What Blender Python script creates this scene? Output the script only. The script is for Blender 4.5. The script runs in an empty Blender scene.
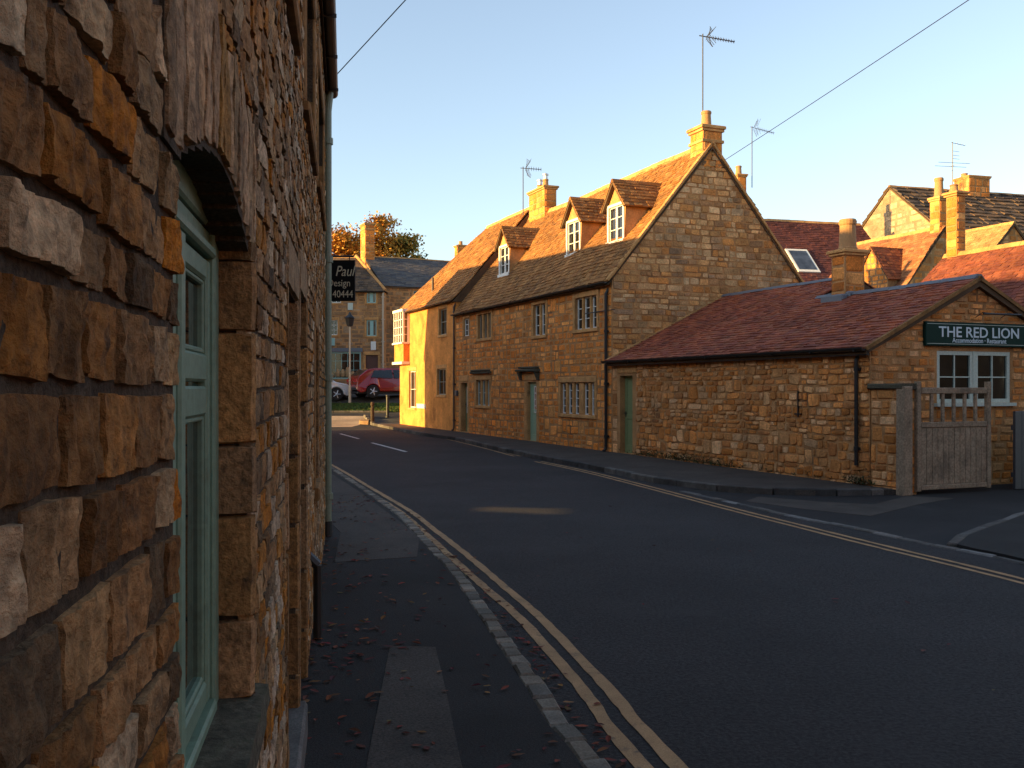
import bpy, bmesh, math, random
import numpy as np
from mathutils import Vector, Matrix, noise
R = math.radians
V = Vector
scn = bpy.context.scene
COL = scn.collection
rng = random.Random(7)

# ------------------------------------------------------------------ materials
MATS = {}
def nt(name):
    m = bpy.data.materials.new(name); m.use_nodes = True
    t = m.node_tree; t.nodes.clear()
    out = t.nodes.new('ShaderNodeOutputMaterial'); b = t.nodes.new('ShaderNodeBsdfPrincipled')
    t.links.new(b.outputs[0], out.inputs[0])
    return m, t, b
def N(t, kind, **kw):
    n = t.nodes.new(kind)
    for k, v in kw.items():
        if k in n.inputs: n.inputs[k].default_value = v
        else: setattr(n, k, v)
    return n
def mixrgb(t, blend, fac, a, b):
    n = t.nodes.new('ShaderNodeMix'); n.data_type = 'RGBA'; n.blend_type = blend
    for sock, v in ((n.inputs[0], fac), (n.inputs[6], a), (n.inputs[7], b)):
        if hasattr(v, 'links') or isinstance(v, bpy.types.NodeSocket): t.links.new(v, sock)
        elif isinstance(v, (int, float)): sock.default_value = v
        else: sock.default_value = (v[0], v[1], v[2], 1)
    return n.outputs[2]
def ramp(t, src, p0, p1, c0=0., c1=1.):
    n = t.nodes.new('ShaderNodeMapRange'); n.clamp = True
    n.inputs[1].default_value = p0; n.inputs[2].default_value = p1
    n.inputs[3].default_value = c0; n.inputs[4].default_value = c1
    t.links.new(src, n.inputs[0]); return n.outputs[0]
def surf(name, base=None, rough=.9, grain=60, gamp=.35, big=1.2, bamp=.35, bump=.25, bdist=.01, stain=None, stamt=.0, stscale=.6, spec=.2, fine=None, metal=0, streak=False):
    """procedural surface; base None -> reads the per-piece colour attribute"""
    m, t, b = nt(name)
    co = N(t, 'ShaderNodeTexCoord').outputs['Object']
    def nz(s, d=5, r=.6, stretch=None):
        n = N(t, 'ShaderNodeTexNoise', Scale=s, Detail=d, Roughness=r)
        if stretch:
            mp = N(t, 'ShaderNodeMapping'); mp.inputs['Scale'].default_value = stretch
            t.links.new(co, mp.inputs[0]); t.links.new(mp.outputs[0], n.inputs['Vector'])
        else: t.links.new(co, n.inputs['Vector'])
        return n.outputs[0]
    if base is None:
        a = N(t, 'ShaderNodeAttribute', attribute_name='Col'); c = a.outputs[0]
    else:
        r_ = N(t, 'ShaderNodeRGB'); r_.outputs[0].default_value = (*base, 1); c = r_.outputs[0]
    g = nz(grain); g2 = nz(big)
    c = mixrgb(t, 'MULTIPLY', 1., c, ramp_col(t, g, 1 - gamp, 1 + gamp))
    c = mixrgb(t, 'MULTIPLY', 1., c, ramp_col(t, g2, 1 - bamp, 1 + bamp))
    if stain is not None:
        s = nz(stscale, 8, .68, (1, 1, .35) if streak else None)
        c = mixrgb(t, 'MIX', ramp(t, s, .54, .68, 0, stamt), c, stain)
    t.links.new(c, b.inputs['Base Color'])
    b.inputs['Roughness'].default_value = rough
    b.inputs['Specular IOR Level'].default_value = spec
    b.inputs['Metallic'].default_value = metal
    if bump:
        bp = N(t, 'ShaderNodeBump', Strength=bump, Distance=bdist)
        h = g
        if fine:
            f = nz(fine, 6, .7)
            ad = N(t, 'ShaderNodeMath', operation='MULTIPLY_ADD'); t.links.new(f, ad.inputs[0]); ad.inputs[1].default_value = .5
            t.links.new(g, ad.inputs[2]); h = ad.outputs[0]
        t.links.new(h, bp.inputs['Height']); t.links.new(bp.outputs[0], b.inputs['Normal'])
    MATS[name] = m
    return m
def ramp_col(t, src, lo, hi):
    v = ramp(t, src, .28, .72, lo, hi)
    n = N(t, 'ShaderNodeCombineColor')
    for i in range(3): t.links.new(v, n.inputs[i])
    return n.outputs[0]
def plain(name, base, rough=.5, metal=0, spec=.5, coat=0, bump=0, bs=40):
    m, t, b = nt(name)
    co = N(t, 'ShaderNodeTexCoord').outputs['Object']
    n = N(t, 'ShaderNodeTexNoise', Scale=bs, Detail=5.); t.links.new(co, n.inputs['Vector'])
    c = mixrgb(t, 'MULTIPLY', 1., base, ramp_col(t, n.outputs[0], .82, 1.12))
    t.links.new(c, b.inputs['Base Color'])
    b.inputs['Roughness'].default_value = rough; b.inputs['Metallic'].default_value = metal
    b.inputs['Specular IOR Level'].default_value = spec; b.inputs['Coat Weight'].default_value = coat
    if bump:
        bp = N(t, 'ShaderNodeBump', Strength=bump, Distance=.004)
        t.links.new(n.outputs[0], bp.inputs['Height']); t.links.new(bp.outputs[0], b.inputs['Normal'])
    MATS[name] = m; return m

surf('near_stone', None, .92, grain=55, gamp=.5, big=9, bamp=.42, bump=1., bdist=.014, fine=170, stain=(.05, .036, .026), stamt=.75, stscale=16)
surf('near_mortar', (.075, .053, .034), .97, grain=90, gamp=.5, big=6, bamp=.35, bump=.9, bdist=.012, fine=260)
surf('stone', None, .93, grain=26, gamp=.34, big=2.2, bamp=.28, bump=.6, bdist=.02, fine=90, stain=(.12, .066, .032), stamt=.7, stscale=1.5, streak=True)
surf('grey_stone', None, .93, grain=26, gamp=.34, big=2.2, bamp=.3, bump=.6, bdist=.02, fine=90, stain=(.085, .07, .052), stamt=.65, stscale=.9)
surf('mortar', (.44, .225, .09), .96, grain=60, gamp=.4, big=1.6, bamp=.35, bump=.7, bdist=.015, stain=(.06, .043, .03), stamt=.7, stscale=1.1)
surf('pale_mortar', (.27, .195, .12), .95, grain=60, bump=.4)
surf('render_wall', (.62, .255, .065), .92, grain=14, gamp=.22, big=1.5, bamp=.36, bump=.5, bdist=.02, fine=70, stain=(.26, .10, .03), stamt=.85, stscale=1.0)
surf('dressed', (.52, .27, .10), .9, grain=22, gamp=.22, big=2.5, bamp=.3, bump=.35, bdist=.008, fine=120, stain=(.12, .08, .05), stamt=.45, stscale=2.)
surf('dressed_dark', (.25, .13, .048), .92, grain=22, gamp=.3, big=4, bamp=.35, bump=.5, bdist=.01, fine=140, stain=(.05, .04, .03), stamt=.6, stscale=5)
surf('sill_moss', (.085, .075, .052), .95, grain=40, gamp=.5, big=9, bamp=.45, bump=.8, bdist=.01, fine=170, stain=(.035, .045, .02), stamt=.8, stscale=9)
surf('stone_tile', None, .92, grain=18, gamp=.35, big=1.4, bamp=.28, bump=.5, bdist=.012, stain=(.07, .05, .032), stamt=.55, stscale=2.2)
surf('clay_tile', None, .85, grain=24, gamp=.3, big=1.1, bamp=.3, bump=.3, bdist=.008, stain=(.07, .045, .04), stamt=.45, stscale=1.5)
surf('slate_tile', None, .75, grain=20, gamp=.3, big=.7, bamp=.3, bump=.3, bdist=.008, stain=(.16, .13, .10), stamt=.4, stscale=.8)
surf('roof_deck', (.10, .062, .036), .95, bump=.2)
surf('asphalt', (.0245, .0222, .0222), .85, grain=42, gamp=1., big=.45, bamp=.36, bump=1., bdist=.012, fine=420, spec=.35, stain=(.036, .0325, .032), stamt=.75, stscale=.75)
surf('pave_asphalt', (.020, .0185, .0175), .88, grain=80, gamp=.7, big=.9, bamp=.35, bump=.7, bdist=.006, fine=700, spec=.3, stain=(.011, .012, .009), stamt=.8, stscale=.8)
surf('patch_asphalt', (.062, .051, .042), .88, grain=70, gamp=.6, big=1.2, bamp=.3, bump=.6, bdist=.006, fine=700, spec=.3, stain=(.024, .021, .019), stamt=.6, stscale=1.5)
surf('painted_sun', (.38, .28, .19), .9, grain=40, gamp=.4, big=.8, bump=.3)  # pale tone stands in for sun glare on the junction road
surf('apron_dark', (.0165, .016, .0165), .86, grain=90, gamp=.5, big=.9, bamp=.35, bump=.6, bdist=.006, spec=.3, stain=(.034, .031, .03), stamt=.5, stscale=.9)
surf('kerb_stone', None, .88, grain=70, gamp=.35, big=5, bamp=.35, bump=.5, bdist=.006, fine=300)
surf('line_paint', (.40, .235, .11), .75, grain=150, gamp=.35, big=3, bamp=.25, bump=.5, bdist=.003, fine=500, stain=(.09, .07, .055), stamt=.75, stscale=9)
surf('white_paint', (.62, .60, .57), .75, grain=150, gamp=.35, big=3, bamp=.25, bump=.4, bdist=.003, stain=(.12, .11, .10), stamt=.6, stscale=6)
surf('grass', None, .9, bump=0, grain=6, big=1)
surf('earth', (.06, .058, .05), .95, grain=3, big=.2, bump=.3)
surf('weather_wood', (.29, .21, .14), .88, grain=30, gamp=.4, big=4, bamp=.35, bump=.5, bdist=.004, fine=160, stain=(.05, .042, .038), stamt=.5, stscale=3, streak=True)
surf('bark', (.07, .05, .035), .95, grain=20, bump=.5)
surf('leaf', None, .8, grain=3, gamp=.2, bump=0)
surf('sage_paint', (.15, .225, .155), .55, grain=45, gamp=.16, big=7, bamp=.18, bump=.25, bdist=.004, fine=200, stain=(.075, .095, .062), stamt=.55, stscale=14, spec=.35)
plain('green_paint', (.30, .43, .28), .5, spec=.3)
plain('olive_paint', (.21, .25, .11), .6, spec=.3)
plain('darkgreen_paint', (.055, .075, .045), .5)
plain('teal_paint', (.30, .50, .46), .5)
plain('white_frame', (.78, .76, .70), .5, spec=.4)
plain('dull_frame', (.30, .27, .20), .6)
plain('pale_frame', (.52, .58, .50), .55)
plain('brown_door', (.10, .032, .018), .55)
plain('black_iron', (.012, .012, .012), .5)
plain('pipe_paint', (.17, .19, .125), .5, bump=.2)
plain('gutter_brown', (.045, .028, .02), .5)
plain('lead', (.14, .15, .17), .6)
plain('alu', (.62, .62, .63), .4, metal=.8)
plain('grey_metal', (.10, .10, .11), .45, metal=.5)
plain('sign_black', (.007, .007, .007), .6, spec=.15)
plain('sign_green', (.004, .030, .022), .6, spec=.15)
plain('gold_text', (.62, .55, .38), .5)
plain('pale_text', (.60, .70, .76), .5)
plain('red_paint', (.26, .004, .008), .25, coat=1.)
plain('car_white', (.72, .74, .76), .25, coat=1.)
plain('tyre', (.012, .012, .012), .85)
plain('car_trim', (.015, .015, .017), .5)
plain('lamp_red', (.45, .02, .02), .2)
plain('lamp_clear', (.7, .7, .7), .1)
plain('pot_clay', (.40, .215, .09), .85, bump=.3)
plain('interior', (.03, .025, .02), .9)
plain('curtain', (.52, .42, .30), .9)
plain('shop_goods', (.40, .25, .12), .9)
def glassy(name, base, rough=.04):
    m, t, b = nt(name)
    co = N(t, 'ShaderNodeTexCoord').outputs['Object']
    n = N(t, 'ShaderNodeTexNoise', Scale=2.5, Detail=2.); t.links.new(co, n.inputs['Vector'])
    bp = N(t, 'ShaderNodeBump', Strength=.12, Distance=.02); t.links.new(n.outputs[0], bp.inputs['Height'])
    t.links.new(bp.outputs[0], b.inputs['Normal'])
    c = mixrgb(t, 'MULTIPLY', 1., base, ramp_col(t, n.outputs[0], .5, 1.5)); t.links.new(c, b.inputs['Base Color'])
    b.inputs['Roughness'].default_value = rough; b.inputs['Specular IOR Level'].default_value = .6
    MATS[name] = m
glassy('glass', (.016, .014, .012)); glassy('car_glass', (.012, .016, .02)); glassy('net_glass', (.12, .09, .06), .15)
glassy('skylight_glass', (.05, .06, .08))

# ------------------------------------------------------------------ mesh builder
class Pl:
    """a vertical (or sloping) plane: s along, z up, h outward"""
    def __init__(s, O, X, Nn, U=(0, 0, 1)):
        s.O, s.X, s.N, s.U = V(O), V(X).normalized(), V(Nn).normalized(), V(U).normalized()
    def p(s, a, z, h=0): return s.O + s.X * a + s.U * z + s.N * h
class MB:
    def __init__(s): s.v, s.f, s.m, s.c = [], [], [], []
    def add(s, vs, fs, mi=0, col=(1, 1, 1)):
        o = len(s.v); s.v += [tuple(x) for x in vs]
        s.c += [col] * len(vs)
        for f in fs: s.f.append([o + i for i in f]); s.m.append(mi)
    def box(s, x0, x1, y0, y1, z0, z1, mi=0, col=(1, 1, 1)):
        s.pbox(Pl((0, 0, 0), (1, 0, 0), (0, -1, 0)), x0, x1, z0, z1, -y1, -y0, mi, col)
    def pbox(s, pl, a0, a1, z0, z1, h0, h1, mi=0, col=(1, 1, 1)):
        vs = [pl.p(a, z, h) for h in (h0, h1) for (a, z) in ((a0, z0), (a1, z0), (a1, z1), (a0, z1))]
        s.add(vs, [(0, 3, 2, 1), (4, 5, 6, 7), (0, 1, 5, 4), (1, 2, 6, 5), (2, 3, 7, 6), (3, 0, 4, 7)], mi, col)
    def block(s, pl, a0, a1, z0, z1, h0, h1, mi=0, col=(1, 1, 1), c=.012, j=.0):
        """chamfered block"""
        q = [(a0, z0), (a1, z0), (a1, z1), (a0, z1)]
        q = [(a + rng.uniform(-j, j), z + rng.uniform(-j, j)) for a, z in q]
        am, zm = (a0 + a1) / 2, (z0 + z1) / 2
        c = min(c, (a1 - a0) * .3, (z1 - z0) * .3)
        ins = [(a + (c if a < am else -c), z + (c if z < zm else -c)) for a, z in q]
        vs = [pl.p(a, z, h0) for a, z in q] + [pl.p(a, z, h1 - c) for a, z in q] + [pl.p(a, z, h1 + rng.uniform(-j, j) * .5) for a, z in ins]
        fs = [(0, 3, 2, 1), (8, 9, 10, 11)]
        for i in range(4):
            k = (i + 1) % 4; fs += [(i, k, 4 + k, 4 + i), (4 + i, 4 + k, 8 + k, 8 + i)]
        s.add(vs, fs, mi, col)
    def prism(s, pl, poly, h0, h1, mi=0, col=(1, 1, 1)):
        n = len(poly)
        vs = [pl.p(a, z, h0) for a, z in poly] + [pl.p(a, z, h1) for a, z in poly]
        s.add(vs, [tuple(range(n - 1, -1, -1)), tuple(range(n, 2 * n))] + [(i, (i + 1) % n, n + (i + 1) % n, n + i) for i in range(n)], mi, col)
    def tube(s, pts, r, n=10, mi=0, col=(1, 1, 1), caps=True):
        pts = [V(p) for p in pts]; rs = r if isinstance(r, (list, tuple)) else [r] * len(pts)
        vs = []; prev = None
        for i, p in enumerate(pts):
            d = (pts[min(i + 1, len(pts) - 1)] - pts[max(i - 1, 0)]).normalized()
            if prev is None:
                a = V((0, 0, 1)) if abs(d.z) < .9 else V((1, 0, 0)); x = d.cross(a).normalized()
            else: x = (prev - d * prev.dot(d)).normalized()
            prev = x; y = d.cross(x)
            vs += [p + (x * math.cos(2 * math.pi * k / n) + y * math.sin(2 * math.pi * k / n)) * rs[i] for k in range(n)]
        fs = [(i * n + k, i * n + (k + 1) % n, (i + 1) * n + (k + 1) % n, (i + 1) * n + k) for i in range(len(pts) - 1) for k in range(n)]
        if caps: fs += [tuple(range(n - 1, -1, -1)), tuple(range((len(pts) - 1) * n, len(pts) * n))]
        s.add(vs, fs, mi, col)
    def lathe(s, c, prof, n=16, mi=0, col=(1, 1, 1)):
        s.tube([(c[0], c[1], c[2] + z) for r, z in prof], [r for r, z in prof], n, mi, col)
    def build(s, name, mats, parent=None, smooth=False, bev=0, seg=1):
        me = bpy.data.meshes.new(name); me.from_pydata(s.v, [], s.f)
        if isinstance(mats, str): mats = [mats]
        for m in mats: me.materials.append(MATS[m])
        me.polygons.foreach_set('material_index', s.m)
        at = me.attributes.new('Col', 'FLOAT_COLOR', 'POINT')
        a = np.ones((len(s.v), 4), np.float32); a[:, :3] = np.array(s.c, np.float32).reshape(-1, 3)
        at.data.foreach_set('color', a.ravel())
        if smooth:
            me.polygons.foreach_set('use_smooth', [True] * len(s.f)); me.update(); me.set_sharp_from_angle(angle=R(38))
        me.update()
        o = bpy.data.objects.new(name, me); COL.objects.link(o)
        if parent is not None: o.parent = parent
        if bev:
            b = o.modifiers.new('b', 'BEVEL'); b.width = bev; b.segments = seg; b.limit_method = 'ANGLE'
        return o
def tag(o, label, cat, group=None, kind=None):
    if label: o['label'] = label
    if cat: o['category'] = cat
    if group: o['group'] = group
    if kind: o['kind'] = kind
    return o
def thing(name, label, cat, loc=(0, 0, 0), rz=0, group=None):
    o = bpy.data.objects.new(name, None); COL.objects.link(o); o.empty_display_size = .2
    o.location = loc; o.rotation_euler = (0, 0, rz)
    return tag(o, label, cat, group)
def text(body, name, mat, size, parent, loc, rot, shear=0, extr=.002, align='CENTER', offset=0, squash=1.):
    cu = bpy.data.curves.new('t', 'FONT'); cu.body = body; cu.size = size; cu.extrude = extr; cu.align_x = align
    cu.shear = shear; cu.offset = offset; cu.resolution_u = 3
    to = bpy.data.objects.new('t', cu); COL.objects.link(to)
    bpy.context.view_layer.update()
    me = bpy.data.meshes.new_from_object(to.evaluated_get(bpy.context.evaluated_depsgraph_get()))
    bpy.data.objects.remove(to)
    me.materials.clear(); me.materials.append(MATS[mat])
    o = bpy.data.objects.new(name, me); COL.objects.link(o); o.parent = parent
    o.location = loc; o.rotation_euler = rot; o.scale = (squash, 1, 1)
    return o

# ------------------------------------------------------------------ masonry
def vary(pal, r, amp=.27):
    c = r.choice(pal); k = r.uniform(1 - amp, 1 + amp); h = r.uniform(-.04, .04)
    return (c[0] * k * (1 + h), c[1] * k, c[2] * k * (1 - h))
def knots(n):
    if n <= 2: return [-1, -.72, .72, 1] if n == 2 else [-1, 1]
    e = .84 if n < 6 else .95
    return [-1] + [-e + 2 * e * i / (n - 2) for i in range(n - 1)] + [1]
def stone(mb, pl, a0, a1, z0, z1, relief, res, seed, col, mi, rnd=.16, warp=.10, rough=.3, clamp=None, wob=None):
    nu, nv = res
    ku, kv = knots(nu), knots(nv)
    cx, cz, hw, hh = (a0 + a1) / 2, (z0 + z1) / 2, (a1 - a0) / 2, (z1 - z0) / 2
    sm = min(hw, hh); vs = []
    hi_res = nu > 3
    ta = .14 if nu > 3 else .25; tilt_u, tilt_v = rng.uniform(-ta, ta), rng.uniform(-ta, ta)
    jit = [(rng.uniform(-1, 1), rng.uniform(-1, 1)) for _ in range(4)]
    fr = 1.0 / max(sm, .02)
    for v in kv:
        for u in ku:
            x = u * math.sqrt(1 - rnd * v * v); y = v * math.sqrt(1 - rnd * u * u)
            w00, w10, w01, w11 = (1 - u) * (1 - v) / 4, (1 + u) * (1 - v) / 4, (1 - u) * (1 + v) / 4, (1 + u) * (1 + v) / 4
            jx = sum(w * j[0] for w, j in zip((w00, w10, w01, w11), jit)); jy = sum(w * j[1] for w, j in zip((w00, w10, w01, w11), jit))
            px, pz = cx + x * hw + jx * warp * sm, cz + y * hh + jy * warp * sm
            e = max(abs(u), abs(v))
            if e > .99: h = -.02
            else:
                h = relief * (1 + tilt_u * u + tilt_v * v) * (1 - (.14 if hi_res else .35) * (u ** 4 + v ** 4))
            if hi_res:
                q = V((px * 9 + seed * 3.1, pz * 9, seed * 1.7))
                if e > .8:
                    q2 = V((px * 15, pz * 15, seed))
                    px += noise.noise(q2) * .005 + noise.noise(q2 * 2.6) * .0008; pz += noise.noise(q2 * .8 + V((9, 3, 1))) * .005 + noise.noise(q2 * 2.6 + V((5, 3, 1))) * .0008
                q3 = V((px * 30 + seed, pz * 13, seed))
                h += (noise.noise(q) * .30 + noise.noise(q3) * .36 + abs(noise.noise(q3 * 2.3)) * .3 - .1 + noise.noise(q3 * 4.5) * .15) * rough * .022
            elif e < .99: h += rng.uniform(-.3, .3) * relief * rough
            if wob: dz = wob(px, pz); pz += dz
            if clamp:
                lo, hi = clamp(pz); px = min(max(px, lo), hi)
            vs.append(pl.p(px, pz, h))
    n = len(ku)
    fs = [(j * n + i, j * n + i + 1, (j + 1) * n + i + 1, (j + 1) * n + i) for j in range(len(kv) - 1) for i in range(n - 1)]
    mb.add(vs, fs, mi, col)
def masonry(mb, pl, a0, a1, z0, z1, course, wmin, wmax, pal, ops=(), relief=.018, gap=.012, res=(2, 2), jump=.12, clip=None, mi=0, seed=1, resf=None, wob=None, rough=.3, rnd=.12, warp=.13, cv=.38, vgap=None, sliver=.16):
    r = random.Random(seed); rows = []; z = z0
    while z < z1 - .02:
        h = course * r.uniform(1 - cv, 1 + cv)
        if z1 - (z + h) < course * .55: h = z1 - z
        rows.append((z, z + h)); z += h
    block = [[] for _ in rows]
    def emit(s, e, za, zb):
        if e - s < .035 or zb - za < .03: return
        g = gap * r.uniform(.6, 1.5) / 2
        rs = resf(s, e) if resf else res
        gs = g if vgap is None else vgap * r.uniform(.4, 1.6) / 2
        cc = vary(pal, r, .22); pp = V((s * .45, za * .55, seed * 1.3)); n1, n2 = noise.noise(pp), noise.noise(pp * 1.7 + V((7, 1, 3)))
        cc = (cc[0] * (1 + .24 * n1 + .05 * n2), cc[1] * (1 + .24 * n1 - .06 * n2), cc[2] * (1 + .24 * n1 - .25 * n2))
        stone(mb, pl, s + gs, e - gs, za + g, zb - g, relief * r.uniform(.45, 1.5), rs, r.uniform(0, 99), cc, mi, clamp=clip, wob=wob, rough=rough, rnd=rnd, warp=warp)
    for i, (za, zb) in enumerate(rows):
        lo, hi = a0, a1
        if clip:
            l1, h1 = clip(za); lo, hi = max(lo, l1), min(hi, h1)
        s = lo
        while s < hi - .02:
            tall = (zb - za) / course
            w = r.uniform(wmin, wmax) * (.8 + .3 * tall)
            if r.random() < sliver: w *= .5
            if r.random() < .10: w *= 1.5
            if hi - (s + w) < wmin * .7: w = hi - s
            e = s + w
            segs = [(s, e)]
            for b0, b1 in block[i]:
                ns = []
                for p, q in segs:
                    if b1 <= p or b0 >= q: ns.append((p, q)); continue
                    if b0 > p: ns.append((p, b0))
                    if b1 < q: ns.append((b1, q))
                segs = ns
            rect = [(p, q, za, zb) for p, q in segs if q - p > .03]
            cut = False
            for o0, o1, oz0, oz1 in ops:
                nr = []
                for p, q, ya, yb in rect:
                    if o1 <= p or o0 >= q or oz1 <= ya + .01 or oz0 >= yb - .01: nr.append((p, q, ya, yb)); continue
                    cut = True
                    if o0 > p: nr.append((p, o0, ya, yb))
                    if o1 < q: nr.append((o1, q, ya, yb))
                    m0, m1 = max(p, o0), min(q, o1)
                    if oz1 < yb - .03: nr.append((m0, m1, oz1, yb))
                    if oz0 > ya + .03: nr.append((m0, m1, ya, oz0))
                rect = nr
            if not cut and len(rect) == 1 and rect[0][:2] == (s, e) and i + 1 < len(rows) and r.random() < jump and not clip:
                ok = not any(o0 < e and o1 > s and oz0 < rows[i + 1][1] and oz1 > rows[i + 1][0] for o0, o1, oz0, oz1 in ops)
                if ok:
                    block[i + 1].append((s, e)); rect = [(s, e, za, rows[i + 1][1])]
            for q in rect: emit(*q)
            s = e
def backing(mb, pl, a0, a1, z0, z1, ops, h=0., depth=.25, mi=0, top=None):
    """wall body with real openings; top(s) gives a sloping top"""
    xs = sorted({a0, a1, *[min(max(o[i], a0), a1) for o in ops for i in (0, 1)]})
    zs = sorted({z0, z1, *[min(max(o[i], z0), z1) for o in ops for i in (2, 3)]})
    def hole(x, z): return any(o[0] < x < o[1] and o[2] < z < o[3] for o in ops)
    for i in range(len(xs) - 1):
        for j in range(len(zs) - 1):
            xm, zm = (xs[i] + xs[i + 1]) / 2, (zs[j] + zs[j + 1]) / 2
            x0_, x1_, z0_, z1_ = xs[i], xs[i + 1], zs[j], zs[j + 1]
            if not hole(xm, zm): mb.add([pl.p(x0_, z0_, h), pl.p(x1_, z0_, h), pl.p(x1_, z1_, h), pl.p(x0_, z1_, h)], [(0, 1, 2, 3)], mi)
            else:
                for (ox, oz, A, B) in ((-1, 0, (x0_, z0_), (x0_, z1_)), (1, 0, (x1_, z0_), (x1_, z1_)), (0, -1, (x0_, z0_), (x1_, z0_)), (0, 1, (x0_, z1_), (x1_, z1_))):
                    xx = (x0_ - .005) if ox < 0 else (x1_ + .005) if ox > 0 else xm
                    zz = (z0_ - .005) if oz < 0 else (z1_ + .005) if oz > 0 else zm
                    if not hole(xx, zz): mb.add([pl.p(*A, h), pl.p(*B, h), pl.p(*B, h - depth), pl.p(*A, h - depth)], [(0, 1, 2, 3)], mi)
def tiles(mb, O, X, U, Nn, a0, a1, L, course, tw, pal, mi=0, th=.022, clip=None, sag=0, seed=3, dimin=1., overl=1.5, jit=.12):
    r = random.Random(seed); pl = Pl(O, X, Nn, U); v = -.04; rows = 0
    while v < L - .02:
        c = course * (1 - (1 - dimin) * v / L)
        a = a0 - r.uniform(0, tw); lo, hi = (a0, a1) if clip is None else clip(v + c * .5)
        while a < hi:
            w = tw * r.uniform(.65, 1.35); s, e = max(a, lo), min(a + w, hi); a += w
            if e - s < .03: continue
            vb = v + r.uniform(-jit, jit) * c * .6; vt = min(v + c * overl, L + .03)
            t = th * r.uniform(.7, 1.6); tl = r.uniform(-.2, .2) * th
            col = vary(pal, r, .16); g = .004
            vs = []
            for (aa, vv, hh) in ((s + g, vb, t + tl), (e - g, vb, t - tl), (e - g, vt, .004), (s + g, vt, .004), (s + g, vb, -.01), (e - g, vb, -.01)):
                d = sag * noise.noise(V((aa * .35, vv * .5, seed))) if sag else 0
                vs.append(pl.p(aa, vv, hh + d))
            mb.add(vs, [(0, 1, 2, 3), (4, 5, 1, 0), (0, 3, 4), (1, 5, 2)], mi, col)
        v += c; rows += 1

# palettes (real-world base colours)
P_NEAR = [(0.36, 0.206, 0.092), (0.316, 0.174, 0.075), (0.371, 0.155, 0.031), (0.393, 0.142, 0.015), (0.24, 0.119, 0.041), (0.294, 0.183, 0.092), (0.339, 0.188, 0.082), (0.382, 0.23, 0.105), (0.273, 0.138, 0.052), (0.327, 0.155, 0.047), (0.44, 0.31, 0.19), (0.48, 0.35, 0.22), (0.15, 0.095, 0.05), (0.4, 0.27, 0.15)]
P_OCH = [(0.725, 0.262, 0.059), (0.698, 0.241, 0.05), (0.753, 0.297, 0.074), (0.655, 0.214, 0.041), (0.725, 0.241, 0.043), (0.767, 0.323, 0.091), (0.612, 0.203, 0.045)]
P_OUT = [(0.637, 0.281, 0.094), (0.571, 0.224, 0.062), (0.665, 0.337, 0.137), (0.479, 0.186, 0.057), (0.651, 0.257, 0.071), (0.678, 0.364, 0.165), (0.532, 0.19, 0.043)]
P_GREY = [(0.567, 0.316, 0.136), (0.485, 0.26, 0.104), (0.635, 0.383, 0.18), (0.418, 0.214, 0.09), (0.567, 0.282, 0.1), (0.594, 0.351, 0.161), (0.567, 0.237, 0.067), (0.364, 0.203, 0.1)]
P_PALE = [(.36, .27, .17), (.33, .24, .15), (.38, .29, .19)]
P_DRED = [(.115, .037, .03), (.13, .042, .032), (.10, .034, .03)]
P_STILE = [(0.298, 0.14, 0.047), (0.265, 0.12, 0.041), (0.32, 0.154, 0.053), (0.232, 0.106, 0.038), (0.287, 0.125, 0.036), (0.342, 0.168, 0.057)]
P_RED = [(0.291, 0.085, 0.048), (0.322, 0.097, 0.052), (0.261, 0.077, 0.048), (0.307, 0.108, 0.059), (0.23, 0.072, 0.048), (0.337, 0.1, 0.046)]
P_ORG = [(.32, .14, .06), (.28, .115, .05), (.35, .165, .075), (.24, .10, .05)]
P_SLATE = [(.085, .078, .078), (.07, .066, .07), (.10, .088, .08), (.12, .10, .085)]
P_BRN = [(.13, .085, .055), (.10, .07, .05), (.16, .10, .06), (.085, .062, .05)]

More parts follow.
